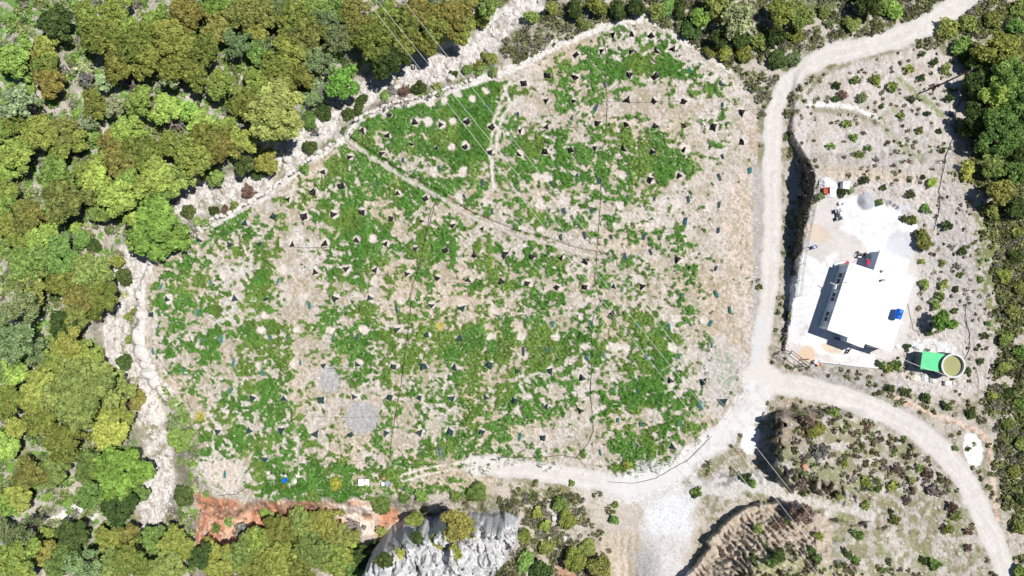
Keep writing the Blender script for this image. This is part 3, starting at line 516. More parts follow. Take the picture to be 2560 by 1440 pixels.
TREES = """
d 143 58 46;l 315 60 30;l 395 45 34;l 400 78 18;o 255 100 52;o 225 45 42;o 290 25 38;o 345 112 52;o 300 165 44;o 370 150 46;O 470 45 50;o 430 100 56;o 500 125 46;O 545 70 36;k 385 158 24;o 445 165 46;G 528 12 34;l 560 8 30;g 505 62 20;p 595 105 40;o 555 210 38;k 562 90 24;o 490 185 40;a 600 40 42;O 620 20 34;
y 115 122 32;O 95 150 30;l 40 150 44;o 115 168 36;O 125 205 36;l 75 222 18;k 55 255 52;k 215 170 22;o 232 248 25;k 270 195 30;k 428 192 36;l 355 255 40;l 412 275 38;l 470 275 26;k 290 270 32;l 320 322 40;o 240 275 28;o 100 338 44;a 150 330 40;o 40 310 32;l 12 330 30;g 222 342 22;k 215 308 26;l 38 388 44;l 12 425 28;o 150 370 34;o 190 355 30;O 280 362 34;o 345 375 40;l 338 338 28;y 262 402 28;O 305 410 38;o 370 402 36;o 425 365 34;o 480 395 50;O 545 372 44;y 600 358 36;l 570 330 36;l 505 310 36;o 520 350 48;l 145 440 44;l 12 470 36;o 212 432 28;l 245 452 40;y 400 445 44;l 320 458 38;a 450 440 36;d 612 412 28;g 535 440 24;b 440 312 24;o 390 425 30;b 215 200 24;b 330 205 22;
O 665 35 42;y 645 75 34;p 705 18 42;o 735 50 46;O 765 92 48;o 730 125 46;g 792 25 38;p 815 60 44;p 850 100 42;p 800 150 44;o 690 170 40;g 640 130 30;p 670 110 30;o 640 200 32;a 700 215 34;o 745 190 36;O 880 22 38;O 905 75 42;y 888 55 24;o 935 105 48;l 968 30 28;d 970 150 44;o 1005 110 36;o 1012 60 44;O 1045 35 44;l 985 45 20;o 1090 62 44;o 1070 110 32;O 1130 45 44;l 1082 92 22;l 966 104 16;o 1150 75 36;O 1165 15 26;g 1220 16 30;o 1200 45 22;o 950 60 30;g 845 20 34;l 770 20 26;
y 668 405 30;d 650 430 22;d 808 280 20;p 780 240 24;k 795 210 24;b 800 220 20;o 610 260 36;o 640 250 26;g 770 300 22;
l 14 512 34;O 75 545 44;a 165 500 54;l 300 500 54;o 340 470 34;g 400 470 36;l 105 560 22;l 190 565 16;l 105 598 40;y 45 602 28;o 292 650 20;d 312 690 20;g 70 660 52;a 80 715 40;g 150 645 50;o 160 700 44;a 230 680 50;o 250 740 48;O 205 745 44;a 190 790 36;p 55 760 56;p 40 850 66;p 95 880 40;d 165 810 36;y 170 868 46;y 140 905 44;l 40 935 36;y 225 900 40;a 235 955 54;l 245 876 16;d 310 905 18;g 250 530 30;o 20 560 30;g 205 600 22;d 235 615 16;
a 200 985 90;y 110 975 56;a 285 960 44;o 20 1010 44;y 270 1080 46;O 340 995 24;o 165 1110 52;O 75 1185 42;y 45 1240 36;l 14 1110 36;g 222 1160 40;g 230 1240 34;y 285 1020 44;o 100 1050 40;y 40 1070 30;a 130 1180 36;l 20 1260 30;
g 452 1098 32;p 440 1062 20;d 462 1240 24;k 485 1220 16;d 300 1270 40;g 345 1235 26;p 45 1330 52;y 115 1340 24;d 185 1340 42;o 275 1345 34;O 315 1350 36;g 385 1345 34;o 440 1360 44;o 40 1400 56;p 210 1420 52;g 150 1400 40;o 330 1400 44;a 420 1410 44;O 110 1380 34;a 275 1410 36;
d 500 1390 32;o 545 1400 48;a 600 1390 46;o 650 1350 42;o 700 1330 44;a 760 1312 42;y 815 1312 44;a 850 1340 40;o 700 1390 50;o 640 1420 44;a 780 1375 46;o 850 1400 40;d 905 1400 32;o 750 1425 44;g 880 1430 34;O 560 1435 36;d 930 1370 22;b 700 1300 24;b 790 1288 22;b 885 1325 24;b 610 1330 24;g 540 1320 12;g 572 1305 11;l 672 1285 17;g 955 1258 24;y 880 1360 22;d 960 1400 20;
o 1035 1302 22;O 1140 1310 36;a 1165 1325 24;d 1042 1348 18;o 1095 1358 18;y 1142 1382 18;y 1000 1380 12;a 960 1330 16;g 1010 1245 14;g 1055 1238 16;g 1195 1232 22;g 1140 1240 14;
y 1345 1285 14;y 1362 1318 14;g 1400 1262 18;o 1420 1300 22;a 1370 1370 22;g 1310 1400 24;O 1500 1420 34;o 1440 1400 26;g 1535 1300 12;a 1470 1370 20;d 1350 1425 26;o 1310 1340 16;
a 1330 40 28;d 1440 25 34;o 1490 20 36;d 1540 25 34;d 1590 20 34;a 1640 30 22;a 1380 20 26;a 1460 60 24;
l 1748 46 26;d 1695 22 22;d 1725 75 24;p 1702 66 16;k 1850 45 56;d 1800 95 28;d 1850 95 26;o 1810 130 20;o 1860 135 20;a 1905 102 24;a 1790 10 34;g 1670 20 22;o 1775 130 16;
o 1955 30 40;a 2000 42 34;d 1940 90 26;o 1985 85 20;d 2168 8 34;l 2232 26 22;g 2205 12 22;a 2130 60 20;d 2132 58 12;a 2060 30 18;p 2075 60 14;p 1985 145 20;d 1945 150 22;
y 2500 130 52;g 2540 70 24;g 2520 200 60;l 2490 250 48;g 2545 270 56;g 2500 340 60;d 2440 300 40;d 2550 370 40;d 2440 210 36;d 2420 320 24;g 2450 150 30;a 2420 60 20.4;a 2480 50 20.4;a 2550 20 21.6;g 2400 110 24;a 2370 70 24;d 2420 150 22;
y 2415 425 22;a 2480 420 32;g 2540 430 28.8;O 2500 480 36.8;d 2545 520 28.8;a 2480 535 25.6;a 2545 580 20.4;d 2540 640 24;y 2512 690 22;a 2550 720 21.6;a 2530 780 24;a 2515 850 24;g 2550 880 24;a 2510 920 21.6;y 2480 990 18;d 2520 985 20.4;g 2550 1010 22;a 2520 1060 22;a 2550 1110 22;a 2535 1180 22;d 2550 1250 22;a 2545 1320 22;l 2550 1430 22;d 2500 450 20;
g 2135 200 14;d 2092 215 13;r 2105 238 18;d 2090 244 14;a 2187 198 16;d 2183 200 10;a 2232 217 16;o 2272 173 15;d 2335 152 14;d 2305 133 10;a 2365 173 17;d 2303 195 12;r 2333 217 10;d 2374 247 14;d 2278 248 13;p 2155 246 18;d 2203 266 9;d 2318 283 10;y 2252 288 11;a 2298 327 13;d 2348 328 9;g 2115 310 14;g 2133 343 13;g 2077 366 13;g 2146 388 15;g 2171 370 11;r 2160 332 8;r 2222 356 7;b 2190 400 10;r 2275 404 9;r 2235 415 9;d 2355 376 11;d 2162 448 16;d 2210 468 10;d 2307 443 8;l 2330 455 13;d 2275 485 15;g 2200 505 12;g 2315 523 13;d 2258 548 12;a 2280 550 14;d 2365 565 18;a 2312 600 24;a 2305 655 11;a 2357 657 11;b 2398 665 11;g 2400 687 11;a 2310 710 15;a 2360 713 16;d 2390 723 10;g 2350 740 14;g 2337 762 18;d 2388 777 10;G 2360 803 30;l 2385 812 12;g 2325 833 11;d 2455 578 10;g 2452 652 7;d 2407 628 14;g 2470 810 10;d 2460 840 14;d 2447 865 8;d 2452 900 12;d 2268 865 11;d 2205 912 15;g 2240 912 16;a 2220 920 16;d 2420 928 14;g 2470 650 7;g 2453 700 10;r 2335 637 7;
d 2225 973 16;d 2265 980 15;d 2315 995 15;d 2370 1015 16;d 2425 1033 15;r 2185 860 7;p 2050 495 16;d 2105 482 14;p 2125 476 12;
r 2015 1055 22;o 2040 1080 20;b 2050 1130 22;a 2085 1035 18;r 2170 1065 12;o 2110 1160 14;d 2180 1130 8;r 2240 1175 14;r 2320 1180 18;a 2300 1170 14;r 2005 1205 18;o 2165 1205 16;d 2192 1225 10;y 2230 1215 16;b 2330 1225 18;a 2095 1240 14;r 2065 1225 14;d 2228 1277 8;a 2165 1265 14;r 2380 1270 18;a 2390 1290 16;o 2370 1320 18;g 2145 1340 18;o 2050 1340 16;r 2010 1285 34;b 1990 1270 26;r 1945 1310 24;a 1895 1322 12;d 1965 1305 12;d 1945 1390 18;g 1930 1405 14;d 2028 1380 18;g 2045 1395 14;d 2120 1385 16;g 2140 1398 14;d 2222 1405 12;d 2310 1400 14;g 2340 1412 18;r 2420 1370 14;a 2280 1200 12;r 2420 1330 14;g 2390 1120 10;g 2262 1095 8;r 2270 1250 14;o 2240 1300 16;
d 1740 1236 10;g 1745 1228 12;d 1868 1195 12;g 1880 1208 10;g 1538 1262 8;g 1430 1208 8;o 1565 1165 12;y 1572 1160 9;
d 1048 222 20;g 960 240 14;d 905 245 14;r 1010 228 16;b 980 225 14;a 1090 215 12;g 1170 175 14;a 1200 165 14;d 1135 185 10;a 1230 150 16;d 870 285 16;d 895 270 16;d 775 370 16;g 760 420 14;o 1215 140 12;
a 325 790 12;a 340 780 12;k 310 735 10;a 325 850 12;d 535 528 14;a 590 520 16;r 560 530 14;d 470 530 18;r 620 480 18;b 790 330 12;
"""
tl = []
for tok in TREES.replace('\n', '').split(';'):
    if tok.strip():
        k_, a, b_, r_ = tok.split(); tl.append((k_, float(a), float(b_), float(r_)))
SPEC = {(858,208): 1}
def place_tree(k_, a, b_, r_, label, name, cat, group, squash=1.0):
    cn, c, gold, style = KIND[k_]
    if a > 1900 and r_ < 20 and style == 'lump': style = random.choice(['thin', 'pine', 'lump'])
    bush = r_ < 26
    z0 = float(zl(a, b_)); r_ *= 1.05 if (a < 1200 and r_ > 25) else .62 if (1260 < a < 1640 and b_ < 170 and r_ > 16) else .72 if (a > 2395 and b_ > 520) else .8 if (a > 1990 and r_ < 20) else 1; R = r_ * S * (H - z0) / H
    if (k_, a, b_) == ('x', 0, 0): pass
    hc = (.35 if bush else .95) * R * squash
    if b_ > 1230 and 880 < a < 1460:
        zq = z0
        for _ in range(10):
            q = W(a, b_, z=zq); e = rockz(q.x, q.y)
            if e > zq: zq = .5 * zq + .5 * e
        if zq > z0 + .5: z0 = zq - .2
    p = W(a, b_, z=z0 + hc + .2 * R); R *= (H - p.z) / (H - z0)
    root = empty(name, (p.x, p.y, float(z0) - .05), 0, label, cat, group)
    me, s = get_crown(R, style); o = bpy.data.objects.new('crown', me); C.objects.link(o); o.parent = root
    o.location = (0, 0, hc + .05); o.scale = (s * random.uniform(.93, 1.07), s * random.uniform(.93, 1.07), s * (1.05 if not bush else .9)); o.rotation_euler = (0, 0, random.uniform(0, 6.28))
    j = random.uniform(.72, 1.22); o.color = (c[0] * j * random.uniform(.9, 1.12), c[1] * j, c[2] * j, min(1, gold * random.uniform(.5, 1.3)))
    tm = bpy.data.objects.new('trunk', random.choice(TR)); C.objects.link(tm); tm.parent = root; tm.scale = (R * .8, R * .8, max(hc, .3) * 1.0); tm.rotation_euler = (0, 0, random.uniform(0, 6.28))
    return root
big = [('G', 858, 208, 40, 'round bright green tree standing alone between upper stream and woodland', 'broadleaf_tree', 1.1), ('y', 690, 288, 78, 'biggest pale yellow green tree overlooking the stream', 'broadleaf_tree', 1.0), ('l', 402, 572, 76, 'large spreading lime green tree overhanging the field wall at the stream bend', 'broadleaf_tree', .8), ('G', 300, 1182, 72, 'large bright green tree beside the lower white stream bed', 'broadleaf_tree', .9)]
for k_, a, b_, r_, lb, nm, sq in big:
    o = place_tree(k_, a, b_, r_, lb, nm, 'tree', None, sq)
    cc = o.children[0]
    if b_ == 288: cc.color = (.44, .49, .16, .1)
    if b_ == 572: cc.color = (.28, .43, .10, 0)
    if b_ == 1182: cc.color = (.27, .42, .09, 0)
gr_ = {}
for t_ in tl:
    k_, a, b_, r_ = t_
    sz = 'tiny' if r_ < 13 else 'small' if r_ < 22 else 'medium' if r_ < 36 else 'large'
    ty = 'pine' if k_ == 'p' and r_ >= 26 else 'bush' if r_ < 26 else 'tree'
    gr_.setdefault((region(a, b_), KIND[k_][0], sz, ty), []).append(t_)
for (rg, cn, sz, ty), L in gr_.items():
    L.sort(key=lambda q: q[1])
    for i, (k_, a, b_, r_) in enumerate(L):
        od = '' if len(L) == 1 else ', ' + ('left one of two' if len(L) == 2 and i == 0 else 'right one of two' if len(L) == 2 else ordw(i, len(L)))
        lb = f'{sz} {cn} {ty}{od}, in the {rg}'
        nm = {'tree': 'broadleaf_tree', 'pine': 'pine_tree', 'bush': 'shrub'}[ty]
        place_tree(k_, a, b_, r_, lb, nm, {'tree': 'tree', 'pine': 'tree', 'bush': 'shrub'}[ty], {'tree': 'broadleaf trees on the slopes', 'pine': 'soft grey green pines', 'bush': 'shrubs and bushes'}[ty])

def dead(a, b_, R, label, lean=0):
    q = random.Random(int(a)); z0 = float(zl(a, b_)); p = W(a, b_, z=z0 + .5 * R); m = MB()
    def br(o, d, l, r_, n):
        e = o + d * l; m.tube([o, (o + e) / 2 + Vector((q.uniform(-.08, .08), q.uniform(-.08, .08), 0)) * l, e], [r_, r_ * .8, r_ * .55], 5)
        if n:
            for _ in range(3): br(e, (d + Vector((q.uniform(-.8, .8), q.uniform(-.8, .8), q.uniform(-.25, .35)))).normalized(), l * q.uniform(.55, .8), r_ * .55, n - 1)
    for i in range(5): t_ = i * 1.26 + q.uniform(-.4, .4); br(Vector((0, 0, -.1)), Vector((math.cos(t_), math.sin(t_), .8)).normalized(), R * .55, .035 + .012 * R, 3)
    o = m.go('dead_shrub', M['twig']); o.location = (p.x, p.y, z0); tag(o, label, 'dead shrub')
dead(625, 1345, 1.9, 'bare grey dead shrub on the red bank above the bottom woodland'); dead(590, 1375, 1.5, 'smaller bare dead shrub lower left on the red bank'); dead(2058, 1118, 1.5, 'pale leafless shrub on the hill in the road bend'); dead(48, 868, 2.6, 'leafless pale branches amid soft green pines at the left edge'); dead(820, 232, 1.6, 'grey leafless shrub beside the round bright green tree'); dead(2015, 1290, 1.9, 'purplish leafless shrub above the brown eroded mound')

# ---------------------------------------------------------------- uncountable ground cover (stuff)
def zgrid(a, b_):                          # finished ground height by nearest grid node
    i = np.clip(np.searchsorted(us, a), 0, NU - 1); j = np.clip(np.searchsorted(vs_, b_), 0, NV - 1); return Z[j * NU + i]
def to_world(a, b_, h): zz = zgrid(a, b_) + h; kk = (H - zz) / H; return np.stack([(a - 1280) * S * kk, (720 - b_) * S * kk, zz], 1)
def stuff_cards(name, label, a, b_, hmax, size, colr, up=1.2):
    n = len(a); P = to_world(a, b_, rng.uniform(.02, 1, n) * hmax); Nn = rng.normal(size=(n, 3)) + [0, 0, up]; Nn[:, 2] = np.abs(Nn[:, 2]); Nn /= np.linalg.norm(Nn, axis=1)[:, None]
    Vv, Ff = cards(P, Nn, size); o = mk(name, Vv, Ff, M['weed']); fattr(o.data, 'var', rng.uniform(0, 1, n))
    ca = o.data.attributes.new('col', 'FLOAT_COLOR', 'FACE'); ca.data.foreach_set('color', np.concatenate([colr, np.ones((n, 1))], 1).astype(np.float32).ravel())
    return tag(o, label, 'ground cover', kind='stuff')
ids = np.flatnonzero((g > .6) & (u > 300) & (u < 1920)); pk = rng.choice(ids, 90000); cg = gc[pk] * rng.uniform(.8, 1.35, (90000, 1))
stuff_cards('field_weeds', 'bright green low weeds growing in patches over the planted field', u[pk] + rng.uniform(-1.3, 1.3, 90000), v[pk] + rng.uniform(-1.3, 1.3, 90000), .26, .05, cg)
def mounds(name, label, mask, n, rmin, rmax, cols, hk=.8, per=46, size=.12):
    ids = np.flatnonzero(mask); pk = rng.choice(ids, n); A = []; B = []; Hh = []; Cc = []
    cols = np.array(cols)
    for i in pk:
        r = rng.uniform(rmin, rmax); q = max(12, int(per * (r / 12) ** 2)); th = rng.uniform(0, 6.28, q); rr = r * np.sqrt(rng.uniform(0, 1, q))
        A.append(u[i] + rr * np.cos(th)); B.append(v[i] + rr * np.sin(th)); Hh.append(S * r * hk * np.sqrt(1 - (rr / r) ** 2 * .95) * rng.uniform(.6, 1, q)); Cc.append(np.tile(cols[rng.integers(len(cols))] * rng.uniform(.8, 1.25), (q, 1)))
    A = np.concatenate(A); B = np.concatenate(B); Hh = np.concatenate(Hh); Cc = np.concatenate(Cc); n = len(A)
    P = to_world(A, B, 0 * A); P[:, 2] += Hh; Nn = rng.normal(size=(n, 3)) * .8 + [0, 0, 1]; Nn /= np.linalg.norm(Nn, axis=1)[:, None]
    Vv, Ff = cards(P, Nn, size); o = mk(name, Vv, Ff, M['weed']); fattr(o.data, 'var', rng.uniform(0, 1, n))
    ca = o.data.attributes.new('col', 'FLOAT_COLOR', 'FACE'); ca.data.foreach_set('color', np.concatenate([Cc, np.ones((n, 1))], 1).astype(np.float32).ravel())
    return tag(o, label, 'ground cover', kind='stuff')
vis = (u > -40) & (u < 2600) & (v > -40) & (v < 1480)
mounds('undergrowth', 'mixed green undergrowth between the trees of the left woodland', vis & (wood > .6) & (red < .3) & (n2 > .33), 2600, 4, 15, [(.22, .34, .09), (.17, .23, .08), (.30, .34, .13), (.30, .28, .23), (.26, .38, .10), (.33, .36, .19)])
mounds('heath', 'low dark heath scrub covering the far right slope', vis & (heath > .6) & (u > 2390) & (road < .05) & (n2 > .30), 1500, 4, 13, [(.20, .22, .09), (.24, .27, .10), (.15, .16, .08), (.28, .29, .13), (.25, .23, .19)])
mounds('scrub', 'low olive scrub beyond the top field wall and in the lower gully', vis & (((heath > .5) & (u < 2380) & (road < .1) & (st > 40) & (orch < .2) & (n2 > .36)) | ((bc > .6) & (u < 1470) & (v > 1235) & (road < .1) & (n2 > .42))), 1200, 3, 11, [(.20, .21, .10), (.15, .16, .08), (.24, .25, .12), (.26, .24, .20)])
mounds('hill_scrub', 'low mixed brown and green scrub over the hill in the road bend', vis & (hill > .7) & (mo > 100) | (vis & (hill > .7) & (v < 1235) & (u > 1975)), 420, 3, 9, [(.16, .15, .08), (.20, .15, .12), (.14, .19, .06), (.24, .22, .19), (.12, .12, .07)])
mounds('orchard_tufts', 'small dry tufts scattered over the stony orchard soil', vis & (orch > .6) & (yard < .3) & (road < .05) & (n2 > .4), 330, 2, 5, [(.26, .25, .15), (.18, .21, .10), (.32, .29, .23)])
mounds('verge_weeds', 'dry tufts and weeds along road verges and banks', vis & (fd < -5) & (red < .3) & (road < .05) & (orch < .2) & (hill < .2) & (wood < .2) & (sm < .2) & (heath < .3) & ~((u > 1540) & (u < 1780) & (v > 1190)) & (n2 > .47), 420, 3, 8, [(.20, .20, .10), (.14, .18, .06), (.28, .25, .16)])

# ---------------------------------------------------------------- rocks
def rock_arr(r, seed, sub=2):
    import bmesh
    bm = bmesh.new(); bmesh.ops.create_icosphere(bm, subdivisions=sub, radius=1); q = np.random.default_rng(seed); ax = q.normal(size=(11, 3)); ax /= np.linalg.norm(ax, axis=1)[:, None]; cut = q.uniform(.45, .82, 11)
    for vv in bm.verts:
        p = np.array(vv.co)
        for d, c in zip(ax, cut):
            t_ = p @ d
            if t_ > c: p = p - d * (t_ - c) * .97
        vv.co = p * q.uniform(.96, 1.04)
    V0 = np.array([vv.co[:] for vv in bm.verts]); F0 = np.array([[x.index for x in f.verts] for f in bm.faces]); bm.free(); return V0, F0
RK = [rock_arr(1, i) for i in range(8)]; RK1 = [rock_arr(1, 20 + i, 1) for i in range(8)]
def rocks(name, pts, m, lib=RK):
    Vs = []; Fs = []; n = 0
    for (p, sx, sy, sz, rz) in pts:
        V0, F0 = lib[random.randrange(8)]; c_, s_ = math.cos(rz), math.sin(rz); q = V0 * [sx, sy, sz]
        q = np.stack([q[:, 0] * c_ - q[:, 1] * s_ + p[0], q[:, 0] * s_ + q[:, 1] * c_ + p[1], q[:, 2] + p[2]], 1); Vs.append(q); Fs.append(F0 + n); n += len(q)
    return mk(name, np.concatenate(Vs), np.concatenate(Fs), m)
def wall(path, w0, w1, rows, label):
    pts = []; L = 0
    for (x0, y0), (x1, y1) in zip(path[:-1], path[1:]):
        d = math.hypot(x1 - x0, y1 - y0); a = math.atan2(-(y1 - y0), x1 - x0)
        while L < d:
            t_ = L / d; r = random.uniform(w0, w1)
            for k_ in range(rows):
                o = (k_ - (rows - 1) / 2) * r * 1.35 + random.uniform(-.45, .45) * r
                p = W(x0 + (x1 - x0) * t_ + o * -(y1 - y0) / d, y0 + (y1 - y0) * t_ + o * (x1 - x0) / d, z=float(zt(y0)) - .15)
                rr = r * S * random.uniform(.6, 1.15); pts.append(((p.x, p.y, p.z), rr * random.uniform(1, 1.6), rr, rr * random.uniform(.55, .8), a + random.uniform(-.3, .3)))
            L += r * 1.45
        L -= d
    tag(rocks('stone_wall', pts, M['pale_rock']), label, 'stone wall')
wall([(1622,44),(1540,56),(1400,112),(1300,165),(1262,182)], 4.5, 9, 3, 'pale boulder wall from the field top apex down toward the stream')
wall([(1255,185),(1180,207),(1080,241),(990,262),(905,294),(866,340)], 5, 9, 2, 'pale boulder wall above the bright green upper left field corner')
wall([(858,350),(800,386),(730,438),(660,490),(580,535),(500,572),(430,602),(392,638)], 5, 10, 2, 'low stone wall along the stream from ditch corner to lime green tree')
wall([(388,645),(372,668),(360,695)], 9, 13, 1, 'white boulder wall curving below the large lime green tree')
wall([(358,705),(352,735),(350,770)], 10, 15, 1, 'row of pinkish boulders at the upper left field edge')
wall([(352,790),(353,830),(354,865)], 15, 24, 1, 'row of largest boulders holding the left field edge')
wall([(350,885),(362,930),(385,960),(420,985)], 14, 20, 1, 'slanting row of pale slabs at the lower left field corner')
wall([(1624,46),(1680,84),(1750,126),(1828,182)], 5, 8, 1, 'thin line of white stones on the upper right field edge')
ids = np.flatnonzero((sm > .7) & vis); pk = rng.choice(ids, 1500); pw = to_world(u[pk], v[pk], 0)
tag(rocks('stream_rubble', [(pw[i], r * random.uniform(.8, 1.5), r, r * .7, random.uniform(0, 6)) for i, r in enumerate(.08 + .34 * rng.uniform(0, 1, 1500) ** 2)], M['rock'], RK1), 'pale rubble of stones filling the dry stream bed', 'stones', kind='stuff')
ids = np.flatnonzero(vis & (g < .2) & (road < .3) & (wood < .5) & ((F > .5) | (orch * (1 - yard) > .5) | (hill > .5) | (bank > .4)) & (n3 > .40)); pk = rng.choice(ids, 6500); pw = to_world(u[pk], v[pk], 0)
tag(rocks('loose_stones', [(pw[i], r * random.uniform(.8, 1.4), r, r * .7, random.uniform(0, 6)) for i, r in enumerate(.055 + .10 * rng.uniform(0, 1, 6500) ** 3)], M['rock'], RK1), 'small white stones scattered over bare soil', 'stones', kind='stuff')
BL = [(1238,138,11,'white boulder among scrub above the field wall'),(1130,196,14,'long pale boulder in the stream beside the wall'),(1120,165,9,'small white boulder in the upper stream bed'),(795,330,12,'white boulder beside the small blue pool in the stream'),(720,400,13,'big white boulder in the stream bend'),(735,385,9,'white boulder just above the stream bend slab'),(1160,160,9,'white boulder next to the dark hollow in upper stream'),(1500,35,10,'isolated pale boulder in scrub left of the wall apex'),(2012,1168,9,'rusty orange boulder on the hill in the road bend'),(1385,1296,8,'square white block in the gully right of the grey rock'),(1410,1345,10,'pinkish block beside bushes in the gully'),(1372,1347,8,'small white block left of the pinkish gully block'),(1913,1040,9,'white boulder at the road edge above the dark cut'),(320,665,9,'white boulder in stream under the lime green tree'),(340,690,11,'pale slab in the stream beside the field corner boulders')]
for a, b_, r, lb in BL:
    p = W(a, b_, .1); V0, F0 = RK[random.randrange(8)]; rr = r * S
    o = mk('boulder', V0 * [rr * 1.25, rr, rr * .8], F0, M['orange'] if 'rusty' in lb else M['rock']); o.location = p; o.rotation_euler = (0, 0, random.uniform(0, 6)); tag(o, lb, 'boulder')
# ---------------------------------------------------------------- sapling shelters and dropped nets
def tent_mesh(seed):
    r = random.Random(seed); m = MB(); n = 3 if seed % 3 else 4; a0 = r.uniform(0, 6)
    top = (r.uniform(-.12, .12), r.uniform(-.12, .12), r.uniform(.85, 1.05)); ring = []; mid = []
    for i in range(n):
        a = a0 + 2 * math.pi * i / n + r.uniform(-.25, .25); R = r.uniform(.62, .82); ring.append((R * math.cos(a), R * math.sin(a), .03))
    V = []; F = []
    for i in range(n):
        A, B = Vector(ring[i]), Vector(ring[(i + 1) % n]); T = Vector(top); e = (A + B) / 2; sag = -e.normalized() * r.uniform(.05, .12)
        pts = [A, A.lerp(B, .5) + sag * .6, B, A.lerp(T, .5), (A + B) / 4 + T / 2 + sag + Vector((0, 0, -.02)), B.lerp(T, .5), T]
        k_ = len(V); V += pts; F += [(k_, k_ + 1, k_ + 4, k_ + 3), (k_ + 1, k_ + 2, k_ + 5, k_ + 4), (k_ + 3, k_ + 4, k_ + 6), (k_ + 4, k_ + 5, k_ + 6)]
    m.add(V, F); s = MB()
    for q in ring: s.tube([(q[0] * 1.06, q[1] * 1.06, 0), (top[0] - q[0] * .12, top[1] - q[1] * .12, top[2] + .12)], .009, 5)
    c = bpy.data.meshes.new('cover'); c.from_pydata([tuple(p) for p in m.v], [], m.f); f = bpy.data.meshes.new('stakes'); f.from_pydata([tuple(p) for p in s.v], [], s.f); f.materials.append(M['stake'])
    return c, f
TM = []
for i in range(6):
    c, f = tent_mesh(i); c2 = c.copy(); c.materials.append(M['netb']); c2.materials.append(M['nett']); TM.append((c, c2, f))
def net_mesh(seed):
    r = random.Random(seed); L, Wd = r.uniform(1.2, 1.6), r.uniform(.45, .65); V = []; F = []; nx, ny = 4, 8
    for j in range(ny + 1):
        for i in range(nx + 1):
            t_ = j / ny; wq = Wd * (1 - .35 * abs(t_ - .4) * 1.6 + r.uniform(-.06, .06)); V.append(((i / nx - .5) * wq, (t_ - .5) * L + r.uniform(-.04, .04) + (i % 2) * .03, .07 + .06 * ((i + seed) % 2) + r.uniform(0, .05)))
    for j in range(ny):
        for i in range(nx): k_ = j * (nx + 1) + i; F.append((k_, k_ + 1, k_ + nx + 2, k_ + nx + 1))
    s = MB()
    for i in range(3): x = (i - 1) * Wd * .33; s.tube([(x + r.uniform(-.04, .04), -L * .5, .17), (x + r.uniform(-.06, .06), L * .5 + r.uniform(.1, .35), .15)], .011, 5)
    a = bpy.data.meshes.new('net'); a.from_pydata(V, [], F); f = bpy.data.meshes.new('stakes'); f.from_pydata([tuple(p) for p in s.v], [], s.f); f.materials.append(M['stake']); return a, f
NM = []
for i in range(5):
    a, f = net_mesh(i); a2 = a.copy(); a.materials.append(M['teal']); a2.materials.append(M['blunet']); NM.append((a, a2, f))
def inst(name, me, parent):
    o = bpy.data.objects.new(name, me); C.objects.link(o); o.parent = parent; return o
def bands(L):
    d = {}
    for q in L: d.setdefault(int((q[1] - 60) // 68), []).append(q)
    return d
BN = {k_: ORD[i] for i, k_ in enumerate(range(0, 20))}
for k_, L in sorted(bands(TENTS).items()):
    L.sort()
    for i, (a, b_) in enumerate(L):
        green = (a < 700 or b_ > 900 or (b_ > 740 and a < 1300)); cw = 'dark green' if green else 'black'
        root = empty('sapling_shelter', W(a, b_, .06), random.uniform(0, 6.28), f'{cw} net sapling shelter, {ordw(i, len(L))} in the {BN[k_]} shelter row down the field', 'plant shelter', 'net sapling shelters standing in the field')
        c, c2, f = random.choice(TM); o = inst('cover', c2 if green else c, root); s_ = random.uniform(.85, 1.22); o.scale = (s_ * random.uniform(.75, 1.2), s_, random.uniform(.7, 1.15)); q = inst('stakes', f, root); q.scale = o.scale
for k_, L in sorted(bands(NETS).items()):
    L.sort()
    for i, (a, b_, sl) in enumerate(L):
        cw = 'slate blue' if sl else 'teal'
        root = empty('folded_net', W(a, b_, .15), random.choice([.15, -.2, .3, -.35, .0]) + random.uniform(-.15, .15), f'{cw} folded net lying flat, {ordw(i, len(L))} among nets of the {BN[k_]} field row', 'net', 'folded nets lying on the field')
        a1, a2, f = random.choice(NM); o = inst('net', a2 if sl else a1, root); s_ = random.uniform(.6, .95); o.scale = (s_ * random.uniform(.7, 1.2), s_, 1); inst('stakes', f, root).scale = o.scale

# ---------------------------------------------------------------- hoses, wires
def line_px(name, pts, r, m, label, cat, h=.10, wob=2.0):
    P = []
    for (x0, y0), (x1, y1) in zip(pts[:-1], pts[1:]):
        n = max(2, int(math.hypot(x1 - x0, y1 - y0) / 9))
        for i in range(n):
            t_ = i / n; P.append((x0 + (x1 - x0) * t_ + random.uniform(-wob, wob) * .4, y0 + (y1 - y0) * t_ + random.uniform(-wob, wob) * .4))
    P.append(pts[-1]); a = np.array(P); w3 = to_world(a[:, 0], a[:, 1], h)
    return tag(MB().tube([tuple(p) for p in w3], r, 6).go(name, m), label, cat)
line_px('irrigation_hose', [(1508,100),(1523,165),(1513,200),(1518,250),(1517,310),(1508,370),(1503,440),(1502,500),(1497,560),(1493,630),(1487,700),(1502,755),(1488,778),(1478,820),(1481,870),(1478,940),(1475,980),(1482,1040),(1484,1075),(1470,1110),(1440,1145),(1400,1138),(1340,1145),(1240,1143)], .038, M['hose'], 'long black hose running from field top to bottom on the right', 'hose')
line_px('irrigation_hose', [(1092,490),(1078,545),(1060,610),(1050,655),(1035,705),(1025,740),(1027,770),(1020,830),(1010,900),(1003,960),(990,1030),(980,1090),(975,1150),(985,1160),(1040,1162),(1100,1160)], .038, M['hose'], 'black hose down the middle of the field ending in a hook', 'hose')
line_px('irrigation_hose', [(1095,495),(1076,530),(1070,560),(1060,600),(1052,625)], .04, M['hose'], 'short thin hose beside the top of the middle hose', 'hose')
